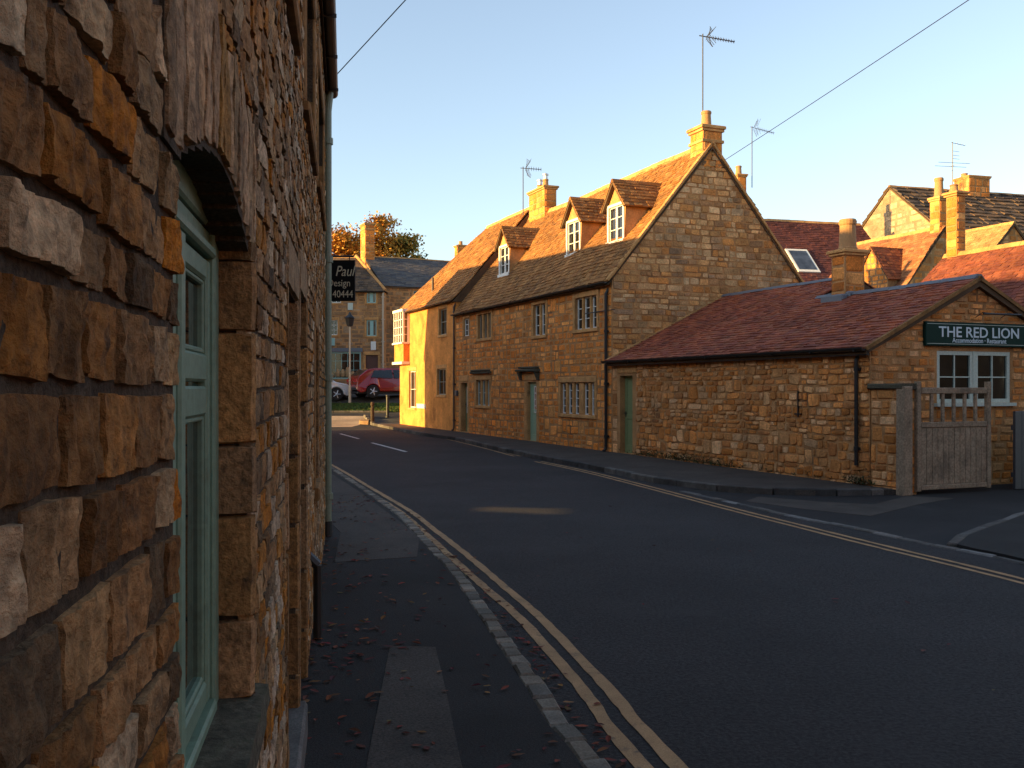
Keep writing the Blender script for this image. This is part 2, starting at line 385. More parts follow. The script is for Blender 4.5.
# ------------------------------------------------------------------ windows and doors
def window(pl, par, a0, a1, z0, z1, lights=1, cols=1, rows=2, fr='white_frame', depth=.09, mull='stone', mw=.09, sur=.12, dress='dressed', glass='glass', fw=.035, wide=(), openl=None, sill=True, lint=.16, name='window', label=None, proud=.022):
    f = MB(); g = MB(); st = MB()
    W = a1 - a0; gaps = [mw * (2.2 if i in wide else 1) for i in range(lights - 1)]
    lw = (W - sum(gaps)) / lights; a = a0
    for i in range(lights):
        l, r_ = a, a + lw; h0, h1 = -depth - .03, -depth + .012
        P = pl
        if i == openl:   # casement swung outwards on its left stile
            hx = pl.p(l, 0, -depth); dirx = (pl.X * .62 + pl.N * .78).normalized()
            P = Pl(hx - dirx * l - pl.N * 0, dirx, dirx.cross(V((0, 0, 1))))
            if P.N.dot(pl.N) < 0: P.N = -P.N
            h0, h1 = -.02, .02
        f.pbox(P, l, l + fw, z0, z1, h0, h1); f.pbox(P, r_ - fw, r_, z0, z1, h0, h1)
        f.pbox(P, l + fw, r_ - fw, z0, z0 + fw, h0, h1 - .001); f.pbox(P, l + fw, r_ - fw, z1 - fw, z1, h0, h1 - .001)
        for k in range(1, cols):
            x = l + fw + (lw - 2 * fw) * k / cols; f.pbox(P, x - .011, x + .011, z0 + fw, z1 - fw, h0 + .008, h1 - .006)
        for k in range(1, rows):
            z = z0 + (z1 - z0) * k / rows; f.pbox(P, l + fw, r_ - fw, z - .011, z + .011, h0 + .010, h1 - .008)
        g.pbox(P, l + fw * .5, r_ - fw * .5, z0 + .01, z1 - .01, h0 + .004, h0 + .012)
        a = r_
        if i < lights - 1:
            if mull == 'stone': st.block(pl, a + .004, a + gaps[i] - .004, z0, z1, -depth - .05, -.012, 0, c=.02)
            else: f.pbox(pl, a, a + gaps[i], z0, z1, -depth - .03, -depth + .02)
            a += gaps[i]
    wo = f.build(name, fr, par)
    if label: wo['label'] = label
    g.build('pane', glass, wo)
    if sur:
        j = sur
        st.block(pl, a0 - j, a0 - .001, z0 - .002, z1 + .002, -depth - .06, proud, 0, j=.004); st.block(pl, a1 + .001, a1 + j, z0 - .002, z1 + .002, -depth - .06, proud, 0, j=.004)
        st.block(pl, a0 - j * 1.1, a1 + j * 1.1, z1 + .003, z1 + lint, -depth - .06, proud + .004, 0, j=.004)
        if sill: st.block(pl, a0 - j * .9, a1 + j * .9, z0 - .10, z0 - .003, -depth - .06, proud + .03, 0, j=.003)
    if st.v: st.build('surround', dress, wo)
    return wo
def ex(o, s=.12, top=.17, bot=.10): return (o[0] - s, o[1] + s, o[2] - bot, o[3] + top)
def door(pl, par, a0, a1, z0, z1, mat, depth=.12, glaze=None, sur=.14, dress='dressed', handle='l', frame=None, lint=.2, panel=True, proud=.022, label=None):
    d = MB(); W = a1 - a0
    d.pbox(pl, a0, a1, z0, z1, -depth - .04, -depth)
    t = .095
    for (l, r_, b, c) in ((a0, a0 + t, z0, z1), (a1 - t, a1, z0, z1), (a0 + t, a1 - t, z0, z0 + .2), (a0 + t, a1 - t, z1 - t, z1), (a0 + t, a1 - t, z0 + .85, z0 + .97)):
        d.pbox(pl, l, r_, b, c, -depth + .0005, -depth + .018)
    if panel:
        k = a0 + t
        while k < a1 - t - .05:
            d.pbox(pl, k + .004, min(k + .1, a1 - t) - .004, z0 + .2, z0 + .85, -depth + .0005, -depth + .006); k += .1
    do = d.build('door', mat, par, bev=.004)
    if label: do['label'] = label
    f = MB(); fw = .055
    for (l, r_, b, c) in ((a0 - fw, a0 - .004, z0, z1 + fw), (a1 + .004, a1 + fw, z0, z1 + fw), (a0 - .004, a1 + .004, z1 + .004, z1 + fw)):
        f.pbox(pl, l, r_, b, c, -depth - .05, -depth + .03)
    f.build('door_frame', frame or mat, do)
    if glaze:
        g = MB(); b = MB(); l, r_, zb, zt, nr, nc = glaze
        g.pbox(pl, l, r_, zb, zt, -depth + .001, -depth + .012)
        for k in range(nr + 1): z = zb + (zt - zb) * k / nr; b.pbox(pl, l - .01, r_ + .01, z - .014, z + .014, -depth + .002, -depth + .024)
        for k in range(nc + 1): x = l + (r_ - l) * k / nc; b.pbox(pl, x - .012, x + .012, zb, zt, -depth + .002, -depth + .026)
        g.build('pane', 'glass', do); b.build('glazing_bar', 'white_frame', do)
    h = MB(); hx = a0 + .06 if handle == 'l' else a1 - .06
    h.pbox(pl, hx - .02, hx + .02, z0 + .9, z0 + 1.04, -depth + .019, -depth + .026); h.pbox(pl, hx - .015, hx + .09 * (1 if handle == 'l' else -1), z0 + .985, z0 + 1.005, -depth + .05, -depth + .065) if handle == 'l' else h.pbox(pl, hx - .09, hx + .015, z0 + .985, z0 + 1.005, -depth + .05, -depth + .065)
    h.pbox(pl, hx - .008, hx + .008, z0 + .985, z0 + 1.003, -depth + .02, -depth + .06)
    h.build('handle', 'black_iron', do)
    if sur:
        s = MB(); z = z0; s_ = sur + .055; hts = []
        while z < z1:
            hh = min(rng.uniform(.28, .45), z1 - z);
            if z1 - z - hh < .15: hh = z1 - z
            for l, r_ in ((a0 - s_ - rng.uniform(0, .06), a0 - .057), (a1 + .057, a1 + s_ + rng.uniform(0, .06))):
                s.block(pl, l, r_, z + .004, z + hh - .004, -depth - .06, proud, 0, j=.004)
            z += hh
        s.block(pl, a0 - s_, a1 + s_, z1 + .058, z1 + .058 + lint, -depth - .06, proud + .006, 0, j=.004)
        s.build('surround', dress, do)
    return do
def dex(o, s=.2, top=.26): return (o[0] - s, o[1] + s, o[2] - .1, o[3] + top)
def chimney(par, x0, x1, y0, y1, z0, z1, pots, cap=.14, pal=P_OCH, band=True, cowl=False, big=.3, matname='stone'):
    m = MB(); m.box(x0 + .01, x1 - .01, y0 + .01, y1 - .01, z0, z1 - .05, 1)
    kw = dict(relief=.008, gap=.008, res=(2, 2), jump=0, rough=.15)
    faces = [(Pl((x0, y0, 0), (1, 0, 0), (0, -1, 0)), x1 - x0), (Pl((x1, y0, 0), (0, 1, 0), (1, 0, 0)), y1 - y0), (Pl((x1, y1, 0), (-1, 0, 0), (0, 1, 0)), x1 - x0), (Pl((x0, y1, 0), (0, -1, 0), (-1, 0, 0)), y1 - y0)]
    for i, (pl, L) in enumerate(faces):
        masonry(m, pl, 0, L, z0, z1 - cap, big, .25, .5, pal, seed=rng.randrange(999), **kw)
    c = MB(); e = .07
    top = Pl((0, 0, 0), (1, 0, 0), (0, 0, 1), (0, 1, 0))
    if band:
        c.block(top, x0 - .03, x1 + .03, y0 - .03, y1 + .03, z1 - cap - .30, z1 - cap - .22, c=.012)
    c.block(top, x0 - e * .5, x1 + e * .5, y0 - e * .5, y1 + e * .5, z1 - cap, z1 - cap * .55, c=.015)
    c.block(top, x0 - e, x1 + e, y0 - e, y1 + e, z1 - cap * .55 + .002, z1, c=.02)
    s = m.build('chimney', [matname, 'mortar'], par)
    c.build('chimney_cap', 'dressed', s)
    for (px, py, r, h) in pots:
        p = MB(); p.lathe((px, py, z1 - .01), [(r * 1.08, 0), (r * 1.1, .06), (r, .08), (r * .88, h * .8), (r * .98, h * .84), (r * 1.02, h * .94), (r * .9, h), (r * .7, h), (r * .68, h - .12)], 18)
        p.build('chimney_pot', 'pot_clay', s, smooth=False)
        if cowl:
            q = MB(); q.lathe((px, py, z1 + h - .02), [(r * .8, 0), (r * .8, .14), (r * 1.05, .16), (r * 1.05, .2), (r * .3, .24)], 14); q.build('cowl', 'alu', s)
    return s
def aerial(label, base, h, azim, L, els=8, mast_r=.018, scale=1., tilt=-.12, reflector=True):
    t = thing('tv_aerial', label, 'aerial', base, azim, 'television aerials on the chimneys')
    m = MB(); m.tube([(0, 0, 0), (0, 0, h)], mast_r, 8); m.build('mast', 'grey_metal', t)
    b = MB(); z = h - .06
    def q(x): return (x, 0, z + tilt * x)
    b.tube([q(-.1), q(L)], .014, 6)
    for i in range(els):
        x = L * (.32 + .66 * i / (els - 1)); a = q(x); w = .09 * scale * (1.25 - .3 * i / els)
        b.tube([(a[0], -w, a[2]), (a[0], w, a[2])], .008, 5)
        b.tube([(a[0], 0, a[2] - w * .8), (a[0], 0, a[2] + w * .8)], .008, 5)
    b.build('boom', 'grey_metal', t)
    if reflector:
        r_ = MB()
        for k in range(6):
            for sg in (1, -1):
                zz = .05 + k * .045
                r_.tube([(L * .16, -.24 * scale, z + sg * zz * scale * 1.1), (L * .16 + .04 * k, .24 * scale, z + sg * zz * scale * 1.1)], .008, 5)
        for y in (-.2, 0, .2): r_.tube([(L * .16 + .18, y * scale, z - .32 * scale), (L * .16, y * scale, z), (L * .16 + .18, y * scale, z + .32 * scale)], .008, 5)
        r_.build('reflector', 'grey_metal', t)
    return t
# ------------------------------------------------------------------ frames
AX, AY = 2.552, 24.5                      # front corner of the cottage row
D2, G2 = (-.378, .9258), (.9258, .378)    # away along the street / into the buildings
RF, RG = math.atan2(-.9258, .378), math.atan2(.378, .9258)
def FW(x, w, z=0): return (AX - D2[0] * x + G2[0] * w, AY - D2[1] * x + G2[1] * w, z)
FRONT = Pl((0, 0, 0), (1, 0, 0), (0, -1, 0))
def endpl(x, right=True): return Pl((x, 0, 0), (0, 1, 0), (1, 0, 0)) if right else Pl((x, 0, 0), (0, 1, 0), (-1, 0, 0))
HOR = Pl((0, 0, 0), (1, 0, 0), (0, 0, 1), (0, 1, 0))
def slope(x0, ye, ze, k, back=False):
    c = 1 / math.sqrt(1 + k * k); s = k * c
    if back: return (V((x0, ye, ze)), V((-1, 0, 0)), V((0, -c, s)), V((0, s, c)))
    return (V((x0, ye, ze)), V((1, 0, 0)), V((0, c, s)), V((0, -s, c)))
def roof(par, x0, x1, ye, yr, yb, ze, k, pal, mat, course=.17, tw=.22, sag=0, th=.024, clipf=None, clipb=None, ridge='dressed', name='roof', dimin=.6, seed=5, back=True, gables=True, ridge_x=None, kb=None, jit=.12):
    """two tiled slopes on a solid deck: eave at ye, ridge at yr, rear eave at yb"""
    m = MB(); zr = ze + k * (yr - ye); kb = kb or k; zb = zr - kb * (yb - yr); d = .02 + sag * .8
    rx = ridge_x or (x0, x1)
    sec0 = [(ye, ze - d), (yr, zr - d), (yb, zb - d), (yb, zb - .12), (yr, zr - .16), (ye, ze - .12)]
    if not clipf: m.prism(endpl(0), sec0, x0, x1, 1)
    else:   # hipped deck
        L, Rr = rx; t = d
        vs = [(x0, ye, ze - t), (x1, ye, ze - t), (Rr, yr, zr - t), (L, yr, zr - t), (x0, yb, zb - t), (x1, yb, zb - t)]
        m.add(vs, [(0, 1, 2, 3), (5, 4, 3, 2), (4, 0, 3), (1, 5, 2), (0, 4, 5, 1)], 1)
    O, X, U, Nn = slope(0, ye, ze, k); L = (yr - ye) * math.sqrt(1 + k * k)
    tiles(m, O, X, U, Nn, x0, x1, L, course, tw, pal, 0, th, clipf, sag, seed, dimin, jit=jit)
    if back:
        O, X, U, Nn = slope(0, yb, zb, kb, True)
        tiles(m, O, X, U, Nn, -x1, -x0, (yb - yr) * math.sqrt(1 + kb * kb), course * 1.3, tw * 1.4, pal, 0, th, clipb, sag, seed + 1, dimin, jit=jit)
    o = m.build(name, [mat, 'roof_deck'], par)
    r = MB(); x = rx[0] + .002
    while x < rx[1] - .05:
        e = min(x + rng.uniform(.38, .5), rx[1]); w = .13
        dz = sag * noise.noise(V((x * .35, L * .5, seed))) if sag else 0
        vs = [(q, yr + a, zr + b + dz + rng.uniform(-.006, .006)) for q in (x + .004, e - .004) for a, b in ((-w, -w * k + .035), (-.05, .045), (.05, .045), (w, -w * k + .035), (0, -.05))]
        r.add(vs, [(0, 1, 6, 5), (1, 2, 7, 6), (2, 3, 8, 7), (0, 5, 9, 4), (3, 4, 9, 8), (0, 4, 3, 2, 1), (5, 6, 7, 8, 9)])
        x = e
    r.build('ridge', ridge, o)
    return o
def gutter(par, x0, x1, y, z, mat='black_iron', r=.06, pl=None):
    m = MB(); n = 8; vs = []
    for x in (x0, x1):
        for rr in (r, r * .8):
            vs += [(x, y + math.cos(math.pi + math.pi * i / n) * rr, z + math.sin(math.pi + math.pi * i / n) * rr) for i in range(n + 1)]
    k = n + 1; fs = []
    for i in range(n): fs += [(i, i + 1, 2 * k + i + 1, 2 * k + i), (k + i + 1, k + i, 3 * k + i, 3 * k + i + 1), (i, k + i, k + i + 1, i + 1), (2 * k + i, 2 * k + i + 1, 3 * k + i + 1, 3 * k + i)]
    fs += [(0, 2 * k, 3 * k, k), (n, k + n, 3 * k + n, 2 * k + n)]
    m.add(vs, fs)
    x = x0 + .3
    while x < x1: m.box(x, x + .03, y - r - .006, y + r + .03, z - r - .008, z - r + .02); x += 1.1
    return m.build('gutter', mat, par, smooth=False)
def pipe(par, x, y, z0, z1, mat='black_iron', r=.04, name='downpipe', shoe=True, off=.12):
    m = MB(); pts = [(x, y + off, z1 + .2), (x, y + off * .8, z1 + .1), (x, y, z1 - .05), (x, y, z0 + .1)]
    if shoe: pts += [(x, y - .03, z0 + .03), (x, y - .09, z0)]
    m.tube(pts, r, 12)
    z = z0 + .35
    while z < z1 - .2:
        m.tube([(x, y, z), (x, y, z + .07)], r * 1.35, 12); m.box(x - r * 1.9, x + r * 1.9, y + r * .3, y + r * 1.2 + .02, z + .01, z + .06); z += 1.35
    return m.build(name, mat, par)
def gz(y):
    P = [(-1e4, 0), (44, 0), (45.5, .18), (48, .5), (49.5, .87), (51, 1.2), (53, 1.33), (58, 1.4), (90, 1.6), (1e4, 1.6)]
    for (a, b), (c, e) in zip(P, P[1:]):
        if y <= c: return b + (e - b) * (y - a) / (c - a) if c > a else b
def smooth(pts, n=6):
    out = []; P = [V(p) for p in pts]; P = [P[0] * 2 - P[1]] + P + [P[-1] * 2 - P[-2]]
    for i in range(1, len(P) - 2):
        for k in range(n):
            t = k / n; a, b, c, d = P[i - 1:i + 3]
            out.append(.5 * ((2 * b) + (c - a) * t + (2 * a - 5 * b + 4 * c - d) * t * t + (3 * b - a - 3 * c + d) * t ** 3))
    return out + [P[-2]]

# ------------------------------------------------------------------ ground, road, pavements
m = MB(); ys = [-300, -60, -20, 0, 20, 40, 44, 45.5, 48, 49.5, 51, 53, 58, 90, 300, 1500]; xs = [-900, -200, -60, -20, 0, 20, 60, 200, 900]
m.add([(x, y, gz(y) - .006) for y in ys for x in xs], [(j * 9 + i, j * 9 + i + 1, j * 9 + 10 + i, j * 9 + 9 + i) for j in range(15) for i in range(8)])
tag(m.build('ground', 'earth'), 'dark earth running under the street', None, kind='structure')
LK = smooth([(.90, -3, 0), (.79, 1, 0), (.60, 3, 0), (.355, 4.41, 0), (.24, 4.86, 0), (.125, 5.51, 0), (0, 6.15, 0), (-.265, 7.53, 0), (-.5, 8.75, 0), (-.93, 10.5, 0), (-1.45, 12.63, 0), (-2.24, 15.27, 0), (-3.25, 18.46, 0), (-3.95, 20.6, 0), (-5.6, 25, 0), (-8, 30, 0), (-11.5, 35, 0), (-16, 38.5, 0), (-30, 40.5, 0)])
RK = smooth([(-7.1, 46.4, 0), (-6.6, 44.6, 0), (-5.4, 41, 0), (-3.35, 35, 0), (-1.69, 31.0, 0), (-.33, 26.25, 0), (.77, 22.9, 0), (1.76, 20.24, 0), (2.46, 17.95, 0), (3.08, 16.75, 0), (3.65, 15.98, 0), (4.28, 15.56, 0), (4.94, 15.38, 0), (5.97, 15.5, 0)])
RK2 = smooth([(2.82, 16.0, 0), (3.32, 14.48, 0), (3.82, 12.82, 0), (4.28, 11.67, 0), (4.6, 10.67, 0), (4.87, 10.12, 0), (5.06, 9.49, 0), (5.75, 6.3, 0), (6.5, 3, 0), (7, -3, 0)])
def xat(P, y, lo=True):
    for a, b in zip(P, P[1:]):
        if min(a.y, b.y) <= y <= max(a.y, b.y) and a.y != b.y: return a.x + (b.x - a.x) * (y - a.y) / (b.y - a.y)
    return None
m = MB(); rows = []
for y in [-3 + .5 * i for i in range(102)]:
    xl = xat(LK, y) if y < 40.4 else -30
    if xl is None: xl = -30
    xl = max(xl, -30)
    xr = xat(RK2, y) if y <= 16 else xat(RK, y)
    if xr is None: xr = 3. if y > 46 else -7
    rows.append((xl, xr, y))
for a, b in zip(rows, rows[1:]):
    n = 8; vs = []
    for q in (a, b): vs += [(q[0] + (q[1] - q[0]) * i / n, q[2], gz(q[2]) + .004) for i in range(n + 1)]
    m.add(vs, [(i, i + 1, n + 2 + i, n + 1 + i) for i in range(n)])
tag(m.build('road', 'asphalt'), 'dark asphalt road bending left', None, kind='structure')
def wallx(y): return -.24 - .1731 * y
# left pavement (low), with its lighter reinstated strip
lp = [(p.x - .06, p.y) for p in LK if p.y < 31] + [(-13, 30), (-9, 20), (-5, 13), (-2.6, 11.3)] + [(wallx(y) - .3, y) for y in (11, 8, 4, 0, -3)]
m = MB(); m.prism(HOR, lp, -.05, .05)
tag(m.build('pavement', 'pave_asphalt'), 'dark leaf strewn left pavement', None, kind='structure')
m = MB(); m.prism(HOR, [(-.80, 6.3), (-.50, 6.27), (-.36, 5.3), (-.24, 4.41), (-.06, 3.2), (-.02, 2.6), (-.5, 2.6), (-.66, 4.4)], .045, .054)
m.prism(HOR, [(-2.42, 15.4), (-1.05, 10.9), (-.95, 9.6), (-1.72, 9.3), (-2.0, 11.2), (-3.1, 14.5), (-4.6, 19), (-3.6, 19)], .045, .0535)
tag(m.build('pavement_patch', 'patch_asphalt'), 'paler patched strips in left pavement', None, kind='structure')
def kerb(P, w, z0, z1, l0, l1, pal, name, label, side=1, jz=.006):
    m = MB(); i = 0; acc = 0; start = P[0]; want = rng.uniform(l0, l1); prev = P[0]
    pts = []
    for a, b in zip(P, P[1:]):
        n = max(1, int((b - a).length / .03))
        pts += [a + (b - a) * k / n for k in range(n)]
    pts.append(P[-1]); s = 0
    while s < len(pts) - 2:
        e = min(len(pts) - 1, s + max(2, int(rng.uniform(l0, l1) / .03)))
        a, b = pts[s], pts[e]; d = (b - a); L = d.length
        if L > .04:
            d.normalize(); nrm = V((-d.y, d.x, 0)) * side; zz = gz(a.y)
            pl = Pl((a.x, a.y, zz), d, (0, 0, 1), nrm)
            m.block(pl, .006, L - .006, -w / 2 + rng.uniform(-.008, .008), w / 2 + rng.uniform(-.008, .008), z0, z1 + rng.uniform(-jz, jz), 0, vary(pal, rng), c=.014, j=.006)
        s = e
    return tag(m.build(name, 'kerb_stone'), label, None, kind='structure')
P_KERB = [(0.209, 0.179, 0.139), (0.175, 0.152, 0.119), (0.243, 0.207, 0.16), (0.134, 0.116, 0.095)]
P_KERBM = [(.13, .118, .105), (.10, .093, .085), (.16, .145, .13)]
P_KERBD = [(.085, .075, .066), (.065, .06, .055), (.12, .108, .095)]
kerb(LK, .115, -.05, .058, .13, .23, P_KERB, 'kerb', 'pale stone setts edging left pavement')
RKs = [p for p in RK]
kerb(RKs, .14, -.05, .115, .5, .9, P_KERBD, 'kerb', 'raised stone kerb below the cottages')
kerb(RK2, .12, -.05, .02, .3, .55, P_KERBM, 'kerb', 'flush pale setts across yard entrance')
SK = smooth([(4.80, 10.45, 0), (5.3, 11.2, 0), (6.19, 12.17, 0), (6.89, 12.95, 0), (8.6, 14.3, 0), (12, 16, 0)])
kerb(SK, .12, -.05, .052, .4, .8, P_KERBM, 'kerb', 'curved kerb at right edge of yard entrance')
# right pavement under the cottages
rp = [(p.x, p.y) for p in RK] + [FW(9.72, .02)[:2], FW(9.1, .1)[:2], FW(0, .1)[:2], FW(-12.3, .1)[:2], FW(-20, .1)[:2], (-4.7, 45.2), (-6, 46.8)]
m = MB(); m.prism(HOR, rp, -.05, .095)
tag(m.build('pavement', 'patch_asphalt'), 'raised pavement in front of the cottages', None, kind='structure')
m = MB(); m.prism(HOR, [(p.x + .02, p.y) for p in RK2 if p.y < 16] + [(15, -3), (16, 20), (6, 18), (5.2, 15.3), (4.3, 15.45), (3.6, 15.8), (2.95, 16.2)], -.05, .010)
tag(m.build('yard_entrance', 'apron_dark'), 'dark asphalt yard entrance by the gate', None, kind='structure')
m = MB(); m.prism(HOR, [(3.55, 14.6), (4.15, 13.66), (4.82, 12.92), (6.0, 14.2), (6.9, 15.0), (6.3, 15.3), (5.35, 14.2), (4.65, 14.55), (3.9, 15.2)], .005, .0145)
tag(m.build('asphalt_patch', 'patch_asphalt'), 'paler asphalt patch in yard entrance', None, kind='structure')
m = MB(); m.prism(HOR, [(p.x + .03, p.y) for p in RK2 if p.y < 10.2] + [(15, -3), (15, 15.5)] + [(p.x + .03, p.y - .03) for p in reversed(SK)], -.05, .045)
tag(m.build('pavement', 'pave_asphalt'), 'dark pavement right of yard entrance', None, kind='structure')
def ribbon(m, P, w, z, off=0, rag=.006):
    pts = []
    for a, b in zip(P, P[1:]):
        n = max(1, int((b - a).length / .12)); pts += [a + (b - a) * k / n for k in range(n)]
    pts.append(P[-1]); vs = []
    for i, p in enumerate(pts):
        d = (pts[min(i + 1, len(pts) - 1)] - pts[max(i - 1, 0)]).normalized(); nn = V((-d.y, d.x, 0))
        for sg in (-1, 1):
            q = p + nn * (off + sg * (w / 2 + rng.uniform(-rag, rag))); vs.append((q.x, q.y, gz(q.y) + z))
    m.add(vs, [(2 * i, 2 * i + 1, 2 * i + 3, 2 * i + 2) for i in range(len(pts) - 1)])
m = MB()
ribbon(m, smooth([(1.15, -2, 0), (.98, 2, 0), (.76, 3.6, 0), (.51, 4.86, 0), (.41, 5.51, 0), (.245, 6.36, 0), (.06, 7.24, 0), (-.24, 8.36, 0), (-.65, 9.94, 0), (-1.09, 11.67, 0), (-1.6, 13.55, 0), (-2.6, 16.63, 0), (-3.84, 20.49, 0), (-5.4, 25, 0)]), .078, .008)
ribbon(m, smooth([(1.33, -2, 0), (1.14, 2, 0), (.92, 3.6, 0), (.67, 4.86, 0), (.565, 5.51, 0), (.395, 6.36, 0), (.22, 7.24, 0), (-.06, 8.36, 0), (-.46, 9.94, 0), (-.93, 11.67, 0), (-1.45, 13.55, 0), (-2.45, 16.63, 0), (-3.70, 20.49, 0), (-5.25, 25, 0)]), .078, .008)
for seg in ([(-5.6, 42, 0), (-3.3, 36, 0), (-2.3, 33, 0), (-.95, 28.47, 0), (.2, 24.2, 0)], [(.68, 22.5, 0), (1.61, 19.76, 0), (2.42, 16.8, 0), (3.16, 13.9, 0), (3.74, 11.8, 0), (4.17, 10.3, 0), (4.62, 8.8, 0), (5.25, 6.2, 0), (6, 3, 0)]):
    for off in (0, -.15): ribbon(m, smooth([(a, b, 0) for a, b, c in seg]), .065, .008, off)
tag(m.build('road_marking', 'line_paint'), 'worn double yellow lines along both kerbs', None, kind='structure')
m = MB()
ribbon(m, [V((-6.4, 35.8, 0)), V((-5.15, 32.3, 0))], .1, .008); ribbon(m, [V((-4.38, 30, 0)), V((-2.85, 25.85, 0))], .1, .008); ribbon(m, [V((-9.4, 41.0, 0)), V((-7.9, 38.6, 0))], .1, .008)
tag(m.build('road_marking', 'white_paint'), 'white dashed centre line of the road', None, kind='structure')
m = MB(); m.add([(x, y, gz(y) + .009) for y in (41.9, 43, 44, 45.5, 46.7) for x in (-30, -18, -7.0)], [(j * 3 + i, j * 3 + i + 1, j * 3 + 4 + i, j * 3 + 3 + i) for j in range(4) for i in range(2)])  # sunlit strip painted as a paler sheet over the asphalt
tag(m.build('painted_sun_strip', 'painted_sun'), 'band of road across the junction with sunlight painted into its pale colour', None, kind='structure')
# grass bank and upper road across the junction
m = MB(); r = random.Random(5)
gy = [47.9, 48.3, 48.8, 49.2, 49.55]
m.add([(x, y, gz(y) + .03) for y in gy for x in (-32, -16, -6, 2)], [(j * 4 + i, j * 4 + i + 1, j * 4 + 5 + i, j * 4 + 4 + i) for j in range(4) for i in range(3)], 0, (.06, .10, .022))
for _ in range(9000):
    x, y = r.uniform(-14, -4), r.uniform(47.9, 49.55); h = r.uniform(.04, .11); a = r.uniform(0, 6.3); w = .02
    c = r.choice([(.06, .105, .02), (.075, .12, .025), (.05, .085, .02), (.11, .11, .03)]); z = gz(y) + .02
    m.add([(x - w * math.cos(a), y - w * math.sin(a), z), (x + w * math.cos(a), y + w * math.sin(a), z), (x + r.uniform(-.04, .04), y + r.uniform(-.04, .04), z + h)], [(0, 1, 2)], 0, c)
tag(m.build('grass_verge', 'grass'), 'mown grass bank across the junction', 'grass', kind='stuff')
m = MB(); uy = [49.7, 50.4, 51, 53, 57.6]
m.add([(x, y, gz(y) + .006) for y in uy for x in (-34, -16, -6, 4)], [(j * 4 + i, j * 4 + i + 1, j * 4 + 5 + i, j * 4 + 4 + i) for j in range(4) for i in range(3)])
tag(m.build('parking_road', 'patch_asphalt'), 'raised roadside parking beyond the grass', None, kind='structure')
kerb([V((-30, 47.85, 0)), V((-6.2, 47.85, 0))], .12, 0, .09, .7, 1., P_KERBD, 'kerb', 'kerb along foot of grass bank')

# fallen leaves
m = MB(); r = random.Random(11)
def leafat(x, y, z):
    s = r.uniform(.012, .028); a = r.uniform(0, 6.3); ca, sa = math.cos(a), math.sin(a); c = r.choice([(.17, .035, .022), (.12, .03, .022), (.20, .06, .03), (.09, .03, .022), (.24, .10, .04), (.15, .04, .03)])
    c = tuple(q * r.uniform(.45, 1.1) for q in c); tl = r.uniform(-.4, .4); cu = r.uniform(0, .5)
    q = [(-1.5, 0, 0), (-.5, -.65, cu), (.6, -.5, cu * .8), (1.4, 0, .15), (.6, .5, cu * .8), (-.5, .65, cu), (0, 0, 0)]
    m.add([(x + s * (u * ca - v * sa), y + s * (u * sa + v * ca), z + .004 + s * (w * .7 + abs(tl) + tl * u * .5)) for u, v, w in q], [(0, 1, 6), (1, 2, 6), (2, 3, 6), (3, 4, 6), (4, 5, 6), (5, 0, 6)], 0, c)
n = 0
while n < 480:
    y = r.uniform(2.2, 15) if r.random() < .8 else r.uniform(2.4, 7); xl, xr = wallx(y) + .02, xat(LK, y) - .09; u = r.random()
    u = u ** 2.2 if r.random() < .62 else u
    x = xl + (xr - xl) * u
    if noise.noise(V((x * 1.6, y * .9, 3))) + r.uniform(-.35, .35) < -.05: continue
    leafat(x, y, .053); n += 1
for _ in range(260):
    y = 2.4 + 11 * r.random() ** 1.5; leafat(xat(LK, y) + .08 + abs(r.gauss(0, .09)), y, .006)
for _ in range(25):
    y = r.uniform(4, 14); leafat(xat(LK, y) + r.uniform(.2, 3.5), y, .007)
tag(m.build('fallen_leaves', 'leaf'), 'dry red leaves scattered on left pavement and gutter', 'leaves', kind='stuff')

# ------------------------------------------------------------------ near stone building on the left
T = thing('stone_building', 'dark rough rubble stone building filling the left foreground with arched green window', 'building', (-.24, 0, 0), R(90) + math.atan(.1731))
W0 = (1.38, 2.37, .93, 2.085)
D1, D2_, W3 = (3.95, 4.67, .0, 2.16), (4.98, 5.68, .0, 2.24), (7.30, 8.03, 1.0, 2.2)
UPS = [(3.45, 4.5, 3.34, 4.45), (5.5, 7.15, 3.36, 4.45), (8.0, 10.2, 3.44, 4.5)]
ops = [W0, (1.27, 2.49, 2.08, 2.43), (D1[0] - .10, D1[1] + .12, 0, D1[3] + .0), (D1[0] - .10, D1[1] + .12, D1[3], D1[3] + .24), (D2_[0] - .10, D2_[1] + .1, 0, D2_[3] + .22), ex(W3, .09, .18, .1)] + [ex(u, .1, .18, .10) for u in UPS]
holes = [(1.37, 2.385, .93, 2.2), D1, D2_, W3] + UPS
S0, S1 = -8, 11.32
def lod(s, e):
    c = (s + e) / 2
    if c < .35: return (3, 3)
    if c < 1.5: return (22, 15)
    if c < 2.6: return (13, 10)
    if c < 4.2: return (9, 7)
    if c < 7: return (6, 5)
    return (4, 3)
m = MB()
backing(m, FRONT, S0, S1, 0, 5.16, holes, h=-.003, depth=.24, mi=1)
wob = lambda x, z: .022 * noise.noise(V((x * .9, z * .8, 4.2)))
masonry(m, FRONT, .2, S1, .02, 5.15, .083, .09, .185, P_NEAR, ops, relief=.0065, gap=.011, vgap=.005, sliver=.08, jump=.0, cv=.2, seed=21, resf=lod, wob=wob, rough=.95, rnd=.03, warp=.09)
masonry(m, FRONT, S0, .2, .02, 5.15, .14, .18, .34, P_NEAR, [], relief=.016, gap=.02, jump=.1, seed=22, res=(3, 3), wob=wob)
